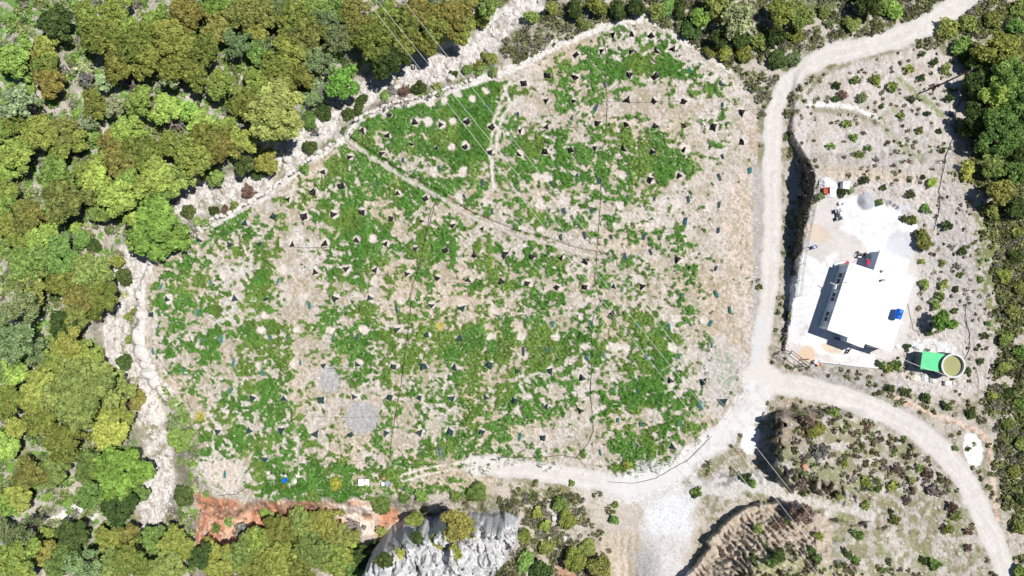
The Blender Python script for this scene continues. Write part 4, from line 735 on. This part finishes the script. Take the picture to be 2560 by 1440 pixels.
line_px('irrigation_hose', [(1520,1205),(1590,1208),(1640,1195),(1720,1150),(1780,1090)], .03, M['hose'], 'black hose along the upper edge of the white road bend', 'hose')
line_px('irrigation_hose', [(780,1163),(850,1158),(920,1150),(945,1152)], .03, M['hose'], 'thin grey hose in weeds above the white panels', 'hose')
line_px('irrigation_hose', [(2407,230),(2390,280),(2385,340),(2365,390),(2355,440),(2348,480),(2350,520),(2335,575)], .045, M['hose'], 'black hose winding down the right side of the orchard', 'hose')
line_px('irrigation_hose', [(2413,765),(2415,800),(2424,835),(2425,870),(2413,898)], .05, M['hose'], 'black hose curving to the round water tank', 'hose')
line_px('irrigation_hose', [(2270,760),(2278,800),(2285,825),(2310,830)], .03, M['hose'], 'thin hose on the ground right of the house roof', 'hose')
line_px('irrigation_hose', [(2440,920),(2447,950),(2447,985)], .03, M['hose'], 'thin hose right of the water tank heading down', 'hose')
line_px('irrigation_hose', [(548,1238),(590,1236),(625,1215)], .04, M['hose'], 'curved hose at the lower left field corner', 'hose')
line_px('irrigation_hose', [(385,880),(420,930),(460,975),(480,1030)], .035, M['hose'], 'thin hose along the lower left field edge', 'hose')
for vy, x0, x1 in [(616,660,840),(684,880,1000),(706,1100,1260),(921,820,1030),(1041,780,950),(1087,790,960),(578,1520,1720),(317,1300,1440),(253,1500,1700)]:
    line_px('drip_line', [(x0, vy), ((x0 + x1) / 2, vy + 3), (x1, vy + 1)], .02, M['hose'], f'thin black drip line lying near pixel row {vy}'.replace(f'near pixel row {vy}', {616:'in the upper left field under three shelters',684:'above the bare middle strip',706:'right of the middle hose',921:'left of the middle hose below the grass',1041:'across the square grey gravel patch',1087:'below the square grey gravel patch',578:'on stony soil right of the long hose',317:'in the upper field left of long hose',253:'in the upper field right of long hose'}[vy]), 'drip line')
def span(P, Q, R_, z, label):              # overhead cable through three photo points
    P3_ = [W(*P, z=z + 3), W(*Q, z=z - 2.2), W(*R_, z=z + 3)]; n = 40; L = []
    for i in range(n + 1):
        t_ = i / n * 2 - 1; a, b_, c = t_ * (t_ - 1) / 2, 1 - t_ * t_, t_ * (t_ + 1) / 2; L.append(P3_[0] * a + P3_[1] * b_ + P3_[2] * c)
    tag(MB().tube(L, .021, 6).go('power_line', M['wire']), label, 'power line', 'overhead power lines crossing the field')
span((880,-45), (1475,712), (2092,1495), 18, 'lowest left of three overhead power lines crossing the field')
span((905,-45), (1515,712), (2135,1495), 18, 'middle of three overhead power lines crossing the field')
span((972,-45), (1570,712), (2188,1495), 18, 'upper right of three overhead power lines crossing the field')

# ---------------------------------------------------------------- the white house
YZ = 3.0
def wp(a, b_, z): return (W(a, b_, z=z).x, W(a, b_, z=z).y)
zr = YZ + 3.35
roofpx = [(2068.4,824.4),(2119.6,843.3),(2116.7,854.4),(2158,870),(2163,859.5),(2227.8,880.4),(2288.4,694.4),(2264.4,683.3),(2274.4,650),(2201,624.4),(2184.4,675.5),(2124.4,655.5)]
RP = [wp(a, b_, zr) for a, b_ in roofpx]
def inset(P, d):
    n = len(P); out = []; A = sum(P[i - 1][0] * P[i][1] - P[i][0] * P[i - 1][1] for i in range(n)); sg = 1 if A > 0 else -1
    for i in range(n):
        a, b_, c = Vector(P[i - 1]), Vector(P[i]), Vector(P[(i + 1) % n]); e1 = (b_ - a).normalized(); e2 = (c - b_).normalized(); n1_ = Vector((-e1.y, e1.x)) * sg; n2_ = Vector((-e2.y, e2.x)) * sg
        q = (n1_ + n2_); q = q / max(.3, q.dot(n1_)) ; out.append((b_.x + q.x * d, b_.y + q.y * d))
    return out
house = empty('house', (RP[0][0], RP[0][1], YZ), 0, 'white house with a large flat white roof and pale blue walls', 'house')
def loc(P): return [(p[0] - RP[0][0], p[1] - RP[0][1]) for p in P]
WP = loc(inset(RP, .16)); RL = loc(RP)
MB().prism(WP, -.3, 3.1).go('wall', M['wall'], house)
rf = MB().prism(RL, 3.1, 3.35); rf.go('roof', M['white'], house)
A = Vector(WP[11]).to_3d(); B = Vector(WP[0]).to_3d(); wd = (B - A); Lw = wd.length; wd.normalize(); wn = Vector((wd.y, -wd.x, 0))
if wn.x > 0: wn = -wn
ang = math.atan2(wd.y, wd.x)
def wq(t_, z, off): q = A + wd * (Lw * t_) + wn * off; return (q.x, q.y, z)
for t_, wv in ((.225, 1.9), (.515, 1.5), (.815, 1.7)):
    win = MB().box(wq(t_, 1.02, .03), (wv, .08, 1.35), ang).go('window', M['trim'], house)
    gl = MB(); [gl.box(wq(t_ + s_ * wv * .245 / Lw, 1.12, .06), (wv * .42, .05, 1.15), ang) for s_ in (-1, 1)]; gl.go('pane', M['glass'], win)
    MB().box(wq(t_, .88, .10), (wv + .3, .24, .12), ang).go('sill', M['trim'], win); MB().box(wq(t_, 2.40, .10), (wv + .3, .22, .12), ang).go('lintel', M['trim'], win)
for t0, sgn in ((.012, 1), (.988, -1)):
    qm_ = MB(); [qm_.box(wq(t0 + sgn * (.012 if i % 2 else .0), -.2 + i * .30, .05), (.55 if i % 2 else .32, .10, .26), ang) for i in range(11)]; qm_.go('quoin', M['trim'], house)
MB().box(wq(.345, 0, .02), (1.0, .06, 2.15), ang).go('door', M['trim'], house)
lamp = MB(); lamp.box(wq(.37, 2.0, .35), (.75, .55, .5), ang); lamp.go('air_conditioner', M['white'], house)
awn = MB(); p0 = Vector(wq(.352, 2.4, .1)); p1 = Vector(wq(.335, 2.2, 1.5)); awn.tube([p0, p1], .05, 6); awn.go('wall_bracket', M['white'], house)
pv = MB(); pv.lathe([(0, 0), (.13, 0), (.13, .55), (.2, .56), (.2, .72), (0, .74)], 14); o = pv.go('vent_pipe', M['grey'], house); q = wp(2205, 700, zr); o.location = (q[0] - RP[0][0], q[1] - RP[0][1], 3.35)
pv = MB(); pv.lathe([(0, 0), (.07, 0), (.07, .4), (0, .42)], 10); o = pv.go('vent_pipe', M['grey'], house); q = wp(2114, 706, zr); o.location = (q[0] - RP[0][0], q[1] - RP[0][1], 3.35)
hb = MB(); hb.box((0, 0, 0), (.35, .45, .35), .3, .8); o = hb.go('roof_hatch', M['grey'], house); q = wp(2204, 678, zr); o.location = (q[0] - RP[0][0], q[1] - RP[0][1], 3.35)
pl = MB()
for a, b_ in ((2159, 868), (2195, 869)): q = wp(a, b_, zr); pl.box((q[0] - RP[0][0], q[1] - RP[0][1], -.2), (.22, .22, 3.3), .3)
pl.go('porch_column', M['trim'], house)
# blue tank on the roof
q = wp(2246, 785, zr + .8); rt = empty('water_barrel', (q[0], q[1], zr), math.radians(72), 'bright blue plastic water tank standing on the house roof', 'water tank')
m = MB(); V = []; ng = 20
prof = [(0, -.78), (.38, -.78), (.52, -.70), (.54, -.25), (.50, -.22), (.54, -.18), (.54, .18), (.50, .22), (.54, .25), (.52, .70), (.38, .78), (0, .78)]
m.lathe(prof, ng); m.v = [(z_, y_, x_ + .92) for x_, y_, z_ in m.v]; m.go('barrel', M['blue'], rt, False)
MB().lathe([(0, .18), (.16, .18), (.16, 0)], 14, (0, 0, 1.42)).go('cap', M['bluedk'], rt)
stn = MB(); [stn.box((x_, y_, 0), (.08, .08, .5)) for x_ in (-.55, .55) for y_ in (-.4, .4)]; [stn.box((x_, 0, .42), (.09, .95, .07)) for x_ in (-.55, .55)]; stn.go('stand', M['grey'], rt)
# flags at the front corner
def flag(a, b_, h, ln, rz, label):
    p = W(a, b_, z=YZ + h); root = empty('flag', (p.x, p.y, YZ), rz, label, 'flag', 'small red flags by the house'); MB().tube([(0, 0, 0), (.03, 0, h + .25)], .025, 6).go('pole', M['grey'], root)
    V = []; F = []
    for j in range(9):
        for i in range(4): t_ = j / 8; V.append((.05 + (i / 3) * .42 * (.6 + .4 * math.sin(t_ * 3)), -t_ * ln, h + .1 - t_ * t_ * .35 + .10 * math.sin(i * 2.1 + t_ * 5)))
    for j in range(8):
        for i in range(3): k_ = j * 4 + i; F.append((k_, k_ + 1, k_ + 5, k_ + 4))
    mk('cloth', V, F, M['red'], root, True)
flag(2167, 648, 2.6, 1.0, .05, 'longer red flag hanging between the house and the quad bike'); flag(2117, 651, 2.2, .55, -.6, 'shorter red flag at the house front corner')

# ---------------------------------------------------------------- green-roofed shed and round tank
zs = YZ + 2.5; SP = [wp(a, b_, zs) for a, b_ in [(2306.6,877.2),(2360.5,884.8),(2348.6,929.1),(2300.5,922.6)]]; O = SP[3]
shed = empty('shed', (O[0], O[1], YZ), 0, 'shed with bright green corrugated roof against the round tank', 'shed'); SL = [(p[0] - O[0], p[1] - O[1]) for p in SP]
sw = inset(SP, .25); MB().prism([(p[0] - O[0], p[1] - O[1]) for p in sw], -.2, 2.42).go('wall', M['concdk'], shed)
a0, a1, a2, a3 = [Vector(p) for p in SL]; V = []; F = []; nn = 72
for i in range(nn + 1):
    t_ = i / nn; zz = 2.5 + .035 * math.sin(t_ * 2 * math.pi * 18); l = a0.lerp(a3, t_); r_ = a1.lerp(a2, t_); V += [(l.x, l.y, zz), (r_.x, r_.y, zz + .12), (l.x, l.y, zz - .03), (r_.x, r_.y, zz + .09)]
for i in range(nn): k_ = i * 4; F += [(k_, k_ + 1, k_ + 5, k_ + 4), (k_ + 2, k_ + 6, k_ + 7, k_ + 3), (k_, k_ + 4, k_ + 6, k_ + 2), (k_ + 1, k_ + 3, k_ + 7, k_ + 5)]
mk('roof', V, F, M['green'], shed)
c = wp(2384.2, 914.6, YZ + 3.1); tk = empty('water_tank', (c[0], c[1], YZ), 0, 'round concrete water tank full of green water beside the shed', 'water tank'); R = 1.86
MB().lathe([(R - .02, -.3), (R - .02, 2.98)], 64).go('tank_wall', M['concdk'], tk, True); MB().lathe([(R - .24, 2.0), (R - .24, 3.1), (R, 3.1), (R, 2.98), (R - .02, 2.97)], 64).go('rim', M['conc'], tk)
MB().lathe([(0, 2.62), (R - .22, 2.62)], 64).go('water', M['water'], tk)
# ---------------------------------------------------------------- yard things
def wheel(m, c, r, wdt, axis='y'): m.torus(c, r - wdt * .45, wdt * .45, 18, 8, axis)
def quad(a, b_, rz, label, wcol):
    rt = empty('quad_bike', W(a, b_, .02), rz, label, 'quad bike')
    for x_ in (-.62, .62):
        for y_ in (-.42, .42): m = MB(); wheel(m, (x_, y_, .28), .28, .24); m.lathe([(0, -.08), (.14, -.08), (.14, .08), (0, .08)], 10); m.v[-40:] = [(x_ + q_[0], y_ + q_[2], .28 + q_[1]) for q_ in m.v[-40:]]; m.go('wheel', M['rubber'], rt)
    MB().box((0, 0, .3), (1.3, .36, .3), 0, .85).go('body', M['grey'], rt)
    [MB().box((x_, y_, .58), (.55, .26, .06), 0, .85).go('fender', wcol, rt) for x_ in (-.62, .62) for y_ in (-.4, .4)]; MB().box((.55, 0, .56), (.55, .42, .22), 0, .7).go('front_cowl', wcol, rt)
    MB().box((-.18, 0, .6), (.75, .32, .14), 0, .85).go('seat', M['dark'], rt)
    r_ = MB(); [r_.box((-.75, y_, .72), (.5, .03, .03)) for y_ in (-.3, -.15, 0, .15, .3)]; [r_.box((x_, 0, .74), (.03, .66, .03)) for x_ in (-.98, -.55)]; r_.go('rack', M['dark'], rt)
    hbm = MB(); hbm.tube([(.28, -.42, .98), (.36, -.15, .92), (.36, .15, .92), (.28, .42, .98)], .025, 6); hbm.tube([(.45, 0, .6), (.36, 0, .93)], .03, 6); hbm.go('handlebar', M['dark'], rt)
    MB().lathe([(0, 0), (.1, 0), (.1, .06), (0, .07)], 10, (.84, 0, .62)).go('headlight', M['trim'], rt)
quad(2155, 638, -.18, 'quad bike with white fenders parked between house and gravel', M['white']); quad(2093, 537, 1.75, 'grey quad bike parked beside white cement dust', M['grey'])
rt = empty('motorcycle', W(2098, 849, .02), -.33, 'dark motorcycle parked in shade below the house corner', 'motorcycle')
for x_ in (-.68, .68): m = MB(); wheel(m, (x_, 0, .3), .3, .14); m.go('wheel', M['rubber'], rt)
MB().box((0, 0, .35), (.7, .24, .35), 0, .8).go('engine', M['grey'], rt); MB().box((.12, 0, .7), (.5, .28, .2), 0, .6).go('fuel_tank', M['bluedk'], rt); MB().box((-.4, 0, .72), (.65, .26, .1), 0, .8).go('seat', M['dark'], rt)
hbm = MB(); hbm.tube([(.4, -.36, 1.0), (.48, 0, .96), (.4, .36, 1.0)], .025, 6); hbm.tube([(.72, 0, .3), (.48, 0, .98)], .035, 6); hbm.go('handlebar', M['grey'], rt)
# wheelbarrow
rt = empty('wheelbarrow', W(2032, 618, .02), .3, 'dark wheelbarrow with a white load standing by the fence', 'wheelbarrow')
MB().box((0, 0, .3), (.55, .42, .28), 0, 1.35).go('tray', M['bluedk'], rt); MB().box((0, 0, .56), (.3, .34, .12), .2, .7).go('load', M['white'], rt); m = MB(); wheel(m, (.52, 0, .2), .2, .1); m.go('wheel', M['rubber'], rt)
m = MB(); [m.tube([(.5, y_ * .3, .22), (-.3, y_, .35), (-.85, y_ * 1.15, .55)], .02, 6) for y_ in (-.24, .24)]; m.go('handle', M['wood'], rt)
# white chair
rt = empty('chair', W(2098, 509, .02), 2.6, 'white plastic chair at the edge of the white dust', 'chair'); MB().box((0, 0, .42), (.46, .46, .04)).go('seat', M['white'], rt); MB().box((-.22, 0, .46), (.04, .46, .45), 0, .95, (-.08, 0)).go('backrest', M['white'], rt)
for x_ in (-.2, .2):
    for y_ in (-.2, .2): MB().box((x_, y_, 0), (.05, .05, .42)).go('leg', M['white'], rt)
# dog
import bmesh
rt = tag(bpy.data.objects.new('dog', bpy.data.meshes.new('dog')), 'dark brown dog standing just below the house porch', 'dog'); C.objects.link(rt); rt.location = W(2117, 878, .0); rt.rotation_euler = (0, 0, 1.05)
jv = [(-.28, 0, .46, .11), (0, 0, .47, .12), (.24, 0, .48, .145), (.38, 0, .58, .085), (.46, 0, .67, .085), (.60, 0, .64, .05), (-.40, .02, .54, .035), (-.50, .10, .62, .022)]
je = [(0, 1), (1, 2), (2, 3), (3, 4), (4, 5), (0, 6), (6, 7)]
for sx, x_ in ((0, -.28), (2, .24)):
    for y_ in (-.1, .1):
        n = len(jv); kx = .08 if sx == 0 else -.02; hx = -.08 if sx == 0 else .03; jv += [(x_ + kx, y_, .32, .06), (x_ + hx, y_, .17, .035), (x_ + hx + .02, y_, .03, .032), (x_ + hx + .08, y_, .025, .03)]; je += [(sx, n), (n, n + 1), (n + 1, n + 2), (n + 2, n + 3)]
for y_ in (-.06, .06): n = len(jv); jv.append((.44, y_ * 1.5, .75, .022)); je.append((4, n))
rt.data.from_pydata([q_[:3] for q_ in jv], je, []); sk = rt.modifiers.new('skin', 'SKIN')
for i, q_ in enumerate(jv): rt.data.skin_vertices[0].data[i].radius = (q_[3], q_[3])
rt.data.skin_vertices[0].data[0].use_root = True; rt.modifiers.new('sub', 'SUBSURF').levels = 1; rt.modifiers['sub'].render_levels = 2; rt.data.materials.append(M['dog'])
# fence along the bank top
FP = [(2040,462),(2035,500),(2028,540),(2020,580),(2012,620),(2006,660),(2001,700),(1996,740)]
rt = empty('wire_fence', W(2040, 462), 0, 'thin post and wire fence along the top of the dark bank', 'fence'); o0 = W(2040, 462); pts = [W(a, b_) - o0 for a, b_ in FP]
for p in pts: MB().tube([p + Vector((0, 0, -.3)), p + Vector((0, 0, 1.2))], .035, 6).go('post', M['grey'], rt)
m = MB(); [m.tube([p + Vector((0, 0, z_)) for p in pts], .018, 5) for z_ in (.4, .8, 1.15)]; m.go('wire', M['dark'], rt)
# entrance gate portal
g0, g1 = W(1958, 878, z=YZ), W(2003, 912, z=YZ); dv = g1 - g0; rt = empty('entrance_gate', g0, math.atan2(dv.y, dv.x), 'black metal portal gate over the driveway entrance', 'gate'); Lg = dv.length
for x_ in (0, Lg): m = MB(); m.tube([(x_, -.3, 0), (x_, -.12, 2.7)], .06, 6); m.tube([(x_, .3, 0), (x_, .12, 2.7)], .06, 6); m.tube([(x_, -.45, 2.7), (x_, 0, 2.95), (x_, .45, 2.7)], .06, 6); m.go('post', M['dark'], rt)
for y_, z_ in ((-.42, 2.7), (.02, 2.95), (.42, 2.7)): MB().tube([(-.1, y_, z_), (Lg + .1, y_, z_)], .05, 6).go('beam', M['dark'], rt)
m = MB(); m.tube([(Lg * .5, -.42, 2.7), (Lg * .5, .02, 2.95), (Lg * .5, .42, 2.7)], .045, 6); m.go('brace', M['dark'], rt)
# yard edge wall, post, barrel, crate by the gate
def ribbon(name, pts, wd_, h, m, label, cat):
    mb = MB(); P = [W(*p) for p in pts]
    for p, q_ in zip(P[:-1], P[1:]): d = q_ - p; c_ = (p + q_) / 2; mb.box((c_.x, c_.y, min(p.z, q_.z) - .3), (d.length + .05, wd_, h + .3), math.atan2(d.y, d.x))
    return tag(mb.go(name, m), label, cat)
ribbon('low_wall', [(2046,903),(2095,908),(2140,914),(2193,919)], .28, .45, M['conc'], 'low pale concrete wall along the lower yard edge', 'wall')
ribbon('low_wall', [(2060,909),(2110,915),(2150,919)], .12, .1, M['grey'], 'thin grey kerb just below the pale yard wall', 'wall')
tag(MB().tube([W(2022, 898, -.2), W(2022, 898, 1.6)], [.09, .07], 8).go('fence_post', M['rust']), 'single brown post beside the gate opening', 'post')
def barrel(a, b_, r, h, mt, label, name='barrel'):
    rt = empty(name, W(a, b_), 0, label, name); MB().lathe([(0, 0), (r, 0), (r * 1.04, h * .33), (r, h * .36), (r * 1.04, h * .66), (r, h * .7), (r, h), (r * .9, h - .03), (0, h - .03)], 20).go('body', mt, rt, False); MB().lathe([(r * .28, h - .02), (r * .28, h + .04), (0, h + .05)], 12, (r * .3, 0, 0)).go('cap', M['bluedk'], rt)
barrel(2036, 904, .32, .75, M['white'], 'white barrel beside the gate next to an orange crate'); barrel(715, 1198, .36, .8, M['blue'], 'bright blue barrel in the weeds at the field bottom')
def crate(a, b_, d, rz, mt, label, name='crate', cat='crate'):
    rt = empty(name, W(a, b_, .02), rz, label, cat); x_, y_, h = d
    m = MB(); m.box((0, 0, 0), (x_, y_, .05)); [m.box((s_ * (x_ / 2 - .02), 0, .05), (.04, y_, h - .05)) for s_ in (-1, 1)]; [m.box((0, s_ * (y_ / 2 - .02), .05), (x_ - .08, .04, h - .05)) for s_ in (-1, 1)]; m.go('body', mt, rt)
    m = MB(); [m.box((0, s_ * (y_ / 2 - .02), h), (x_ + .06, .06, .04)) for s_ in (-1, 1)]; [m.box((s_ * (x_ / 2 - .02), 0, h), (.06, y_ - .02, .04)) for s_ in (-1, 1)]; m.go('rim', mt, rt)
    m = MB(); m.box((0, 0, h * .55), (x_ - .1, y_ - .1, .1), 0, .9); m.go('contents', mt, rt)
crate(2045, 911, (.6, .55, .4), .1, M['orange'], 'terracotta crate under the low yard wall beside the white barrel'); crate(2062, 478, (.95, .95, .7), .05, M['rust'], 'rust red open bin between heaps of white sheeting', 'bin', 'bin'); crate(710, 1215, (.5, .5, .45), .2, M['rust'], 'red crate casting shade in weeds at the field bottom'); crate(673, 1181, (.45, .5, .35), .1, M['pale'], 'cream crate at the left end of the field camp'); crate(962, 1195, (.55, .4, .35), .5, M['orange'], 'small cardboard coloured box above the glass frame', 'box', 'box'); crate(2368, 957, (1.2, .7, .5), .0, M['white'], 'white and red box below the round water tank', 'box', 'box')
# IBC container by the heap
rt = empty('water_container', W(2108, 465), -.1, 'square white water container with blue lid beside white sheeting', 'water tank')
MB().box((0, 0, .12), (1.15, 1.25, 1.0), 0, .94).go('tank', M['tarp'], rt); MB().lathe([(0, 1.16), (.17, 1.16), (.17, 1.1)], 16, (-.1, .2, 0)).go('lid', M['blue'], rt); MB().box((0, 0, 0), (1.25, 1.3, .11)).go('pallet', M['bluedk'], rt)
cg_ = MB(); [cg_.box((0, s_ * .64, z_), (1.22, .03, .03)) for s_ in (-1, 1) for z_ in (.3, .6, .9)]; [cg_.box((s_ * .6, 0, z_), (.03, 1.28, .03)) for s_ in (-1, 1) for z_ in (.3, .6, .9)]; cg_.go('cage', M['grey'], rt)
# crumpled sheets / sacks
def sheet(a, b_, wx_, wy_, h, mt, label, name='tarpaulin', cat='tarpaulin', seed=0, rz=0):
    n = 18; X, Y = np.meshgrid(np.linspace(-1, 1, n), np.linspace(-1, 1, n)); x_ = X.ravel(); y_ = Y.ravel(); rr = np.hypot(x_, y_); e = 1 + .25 * (fbm(x_ * 1.5 + seed, y_ * 1.5, 300 + seed, 2) - .5)
    z_ = h * np.clip(1 - rr ** 2 * .75, 0.02, 1) * (.5 + fbm(x_ * 3 + seed * 3, y_ * 3, 310 + seed, 3)); V = np.stack([x_ * wx_ * e, y_ * wy_ * e, z_], 1); q_ = (np.arange(n - 1)[:, None] * n + np.arange(n - 1)[None]).ravel()
    Q = np.stack([q_, q_ + 1, q_ + n + 1, q_ + n], 1); Q = Q[(rr[Q] < 1.22).all(1)]; o = mk(name, V, Q, mt); o.location = W(a, b_, .03); o.rotation_euler = (0, 0, rz); return tag(o, label, cat)
sheet(2062, 458, .95, .85, .7, M['tarp'], 'crumpled white sheeting heaped above the rust red bin', seed=1); sheet(2080, 465, .9, .7, .5, M['tarp'], 'white sheeting stretched toward the white water container', seed=2, rz=-.6); sheet(2078, 482, .8, .75, .45, M['tarp'], 'white sheeting lying right of the rust red bin', seed=3)
sheet(2296, 868, .75, .45, .55, M['tarp'], 'pile of white sacks above the shed roof corner', 'sack_pile', 'sacks', 4); sheet(2311, 944, .55, .6, .6, M['tarp'], 'white bundle below the shed', 'bundle', 'bundle', 5); sheet(2332, 952, .5, .4, .5, M['tarp'], 'small white bundle left of the white and red box', 'bundle', 'bundle', 6); sheet(2288, 946, .8, .45, .4, M['pale'], 'pinkish debris heap left of the white bundle', 'debris_heap', 'debris', 7)
sheet(738, 1206, .38, .38, .4, M['tarp'], 'white plastic bag in weeds right of the blue barrel', 'bag', 'bag', 8); sheet(2252, 810, .55, .28, .3, M['tarp'], 'white sheet scrap on the ground right of the house', 'sheet_scrap', 'sheet', 9, .7); sheet(2246, 868, .4, .35, .25, M['tarp'], 'small white scrap by the lower right house corner', 'sheet_scrap', 'sheet', 10)
sheet(743, 1192, .45, .65, .3, M['pale'], 'pale stone slab right of the field camp', 'slab', 'slab', 11, -.3); sheet(713, 1190, .42, .3, .25, M['pale'], 'pale flat stone just above the blue barrel', 'slab', 'slab', 12); sheet(795, 340, .5, .55, .06, M['blunet'], 'pale blue plastic sheet lying in the stream', 'plastic_sheet', 'sheet', 13)
# field camp: panels, frame, bench
def panel(a, b_, d, rz, tilt, mt, label, name, cat, legs=True):
    rt = empty(name, W(a, b_, .02), rz, label, cat); x_, y_, h = d; MB().box((0, 0, h), (x_, y_, .08)).go('board', mt, rt)
    e = MB(); [e.box((0, s_ * (y_ / 2 + .02), h - .02), (x_ + .08, .04, .12)) for s_ in (-1, 1)]; [e.box((s_ * (x_ / 2 + .02), 0, h - .02), (.04, y_, .12)) for s_ in (-1, 1)]; e.go('edge', mt if mt is M['white'] else M['grey'], rt)
    for sx in (-1, 1):
        for sy in (-1, 1): MB().box((sx * (x_ / 2 - .08), sy * (y_ / 2 - .08), 0), (.06, .06, h)).go('leg', M['grey'], rt)
panel(905, 1203, (.78, 1.0, .55), .05, 0, M['white'], 'white flat panel table, left of two in the field bottom', 'table', 'table'); panel(919, 1204, (.66, .95, .45), -.08, 0, M['white'], 'white flat panel table, right of two in the field bottom', 'table', 'table'); panel(959, 1208, (.42, .5, .4), 0, 0, M['white'], 'small white block left of the grey glass frame', 'side_table', 'table'); panel(971, 1206, (.7, .75, .55), .5, 0, M['grey'], 'grey glass frame beside the small white block', 'glass_frame', 'frame')
rt = empty('chair', W(711, 1182, .02), .8, 'broken white and black chair in the field camp', 'chair'); MB().box((0, 0, .42), (.45, .45, .05)).go('seat', M['dark'], rt); MB().box((-.22, 0, .47), (.05, .45, .45)).go('backrest', M['white'], rt)
for x_ in (-.19, .19):
    for y_ in (-.19, .19): MB().box((x_, y_, 0), (.05, .05, .42)).go('leg', M['white'], rt)
crate(722, 1184, (.42, .42, .35), .3, M['blunet'], 'dull blue crate right of the broken chair'); crate(720, 1174, (.6, .35, .2), .5, M['pale'], 'pale pink board box above the dull blue crate', 'box', 'box')
rt = empty('metal_bundle', W(1103, 1136, .1), .2, 'bundle of grey bars and netting in weeds near the field bottom', 'bundle')
m = MB(); [m.tube([(x_, -1.1 + random.uniform(-.2, .2), .2), (x_ + random.uniform(-.2, .2), 1.1 + random.uniform(-.2, .2), .25)], .03, 5) for x_ in np.linspace(-.5, .5, 7)]; m.go('bars', M['grey'], rt); q_ = inst('netting', NM[0][1], rt); q_.scale = (1.7, 1.4, 1)
# pallet by the white road bend, tyre, utility pole
rt = empty('pallet', W(1849, 1129, .02), -.12, 'weathered pallet lying below the white cement patch', 'pallet'); m = MB(); [m.box((x_, 0, .1), (.1, .95, .03)) for x_ in np.linspace(-.48, .48, 6)]; m.go('slats', M['wood'], rt); m = MB(); [m.box((0, y_, 0), (1.1, .09, .1)) for y_ in (-.43, 0, .43)]; m.go('runners', M['dark'], rt)
rt = tag(MB().torus((0, 0, .1), .27, .1, 24, 10).go('tyre', M['rubber'], None, True), 'old black tyre lying in the upper stream bed', 'tyre'); rt.location = W(1033, 169, .15)
rt = tag(MB().torus((0, 0, .04), .42, .03, 24, 6).go('hose_ring', M['hose'], None, True), 'coiled black hose ring on orchard soil above the yard', 'hose'); rt.location = W(2098, 392, .08)
p = W(2346, 214); rt = empty('utility_pole', p, 0, 'tall dark utility pole at the orchard edge beside the right wood', 'utility pole'); MB().tube([(0, 0, -.4), (0, 0, 8.4)], [.16, .10], 10).go('pole', M['bark'], rt); MB().box((0, 0, 7.9), (1.4, .1, .12), .9).go('crossarm', M['bark'], rt)
L = [W(2240, 887, z=YZ + 3.2), W(2272, 905, z=YZ + 2.9), W(2300, 916, z=YZ + 2.9), W(2350, 932, z=YZ + 3.2), W(2362, 938, z=YZ + 3.05)]; tag(MB().tube(L, .03, 6).go('cable', M['wire']), 'white cable strung from house across shed roof to the tank', 'cable')
rt = empty('trailer_frame', W(2236, 512, .25), -.62, 'long grey metal frame lying at the right edge of the yard', 'frame'); m = MB(); [m.tube([(-1.2, y_, 0), (1.2, y_, .02)], .04, 6) for y_ in (-.16, .16)]; m.go('rails', M['grey'], rt); m = MB(); [m.box((x_, 0, -.1), (.1, .5, .12)) for x_ in (-.7, .1, .7)]; m.go('crossbars', M['dark'], rt)
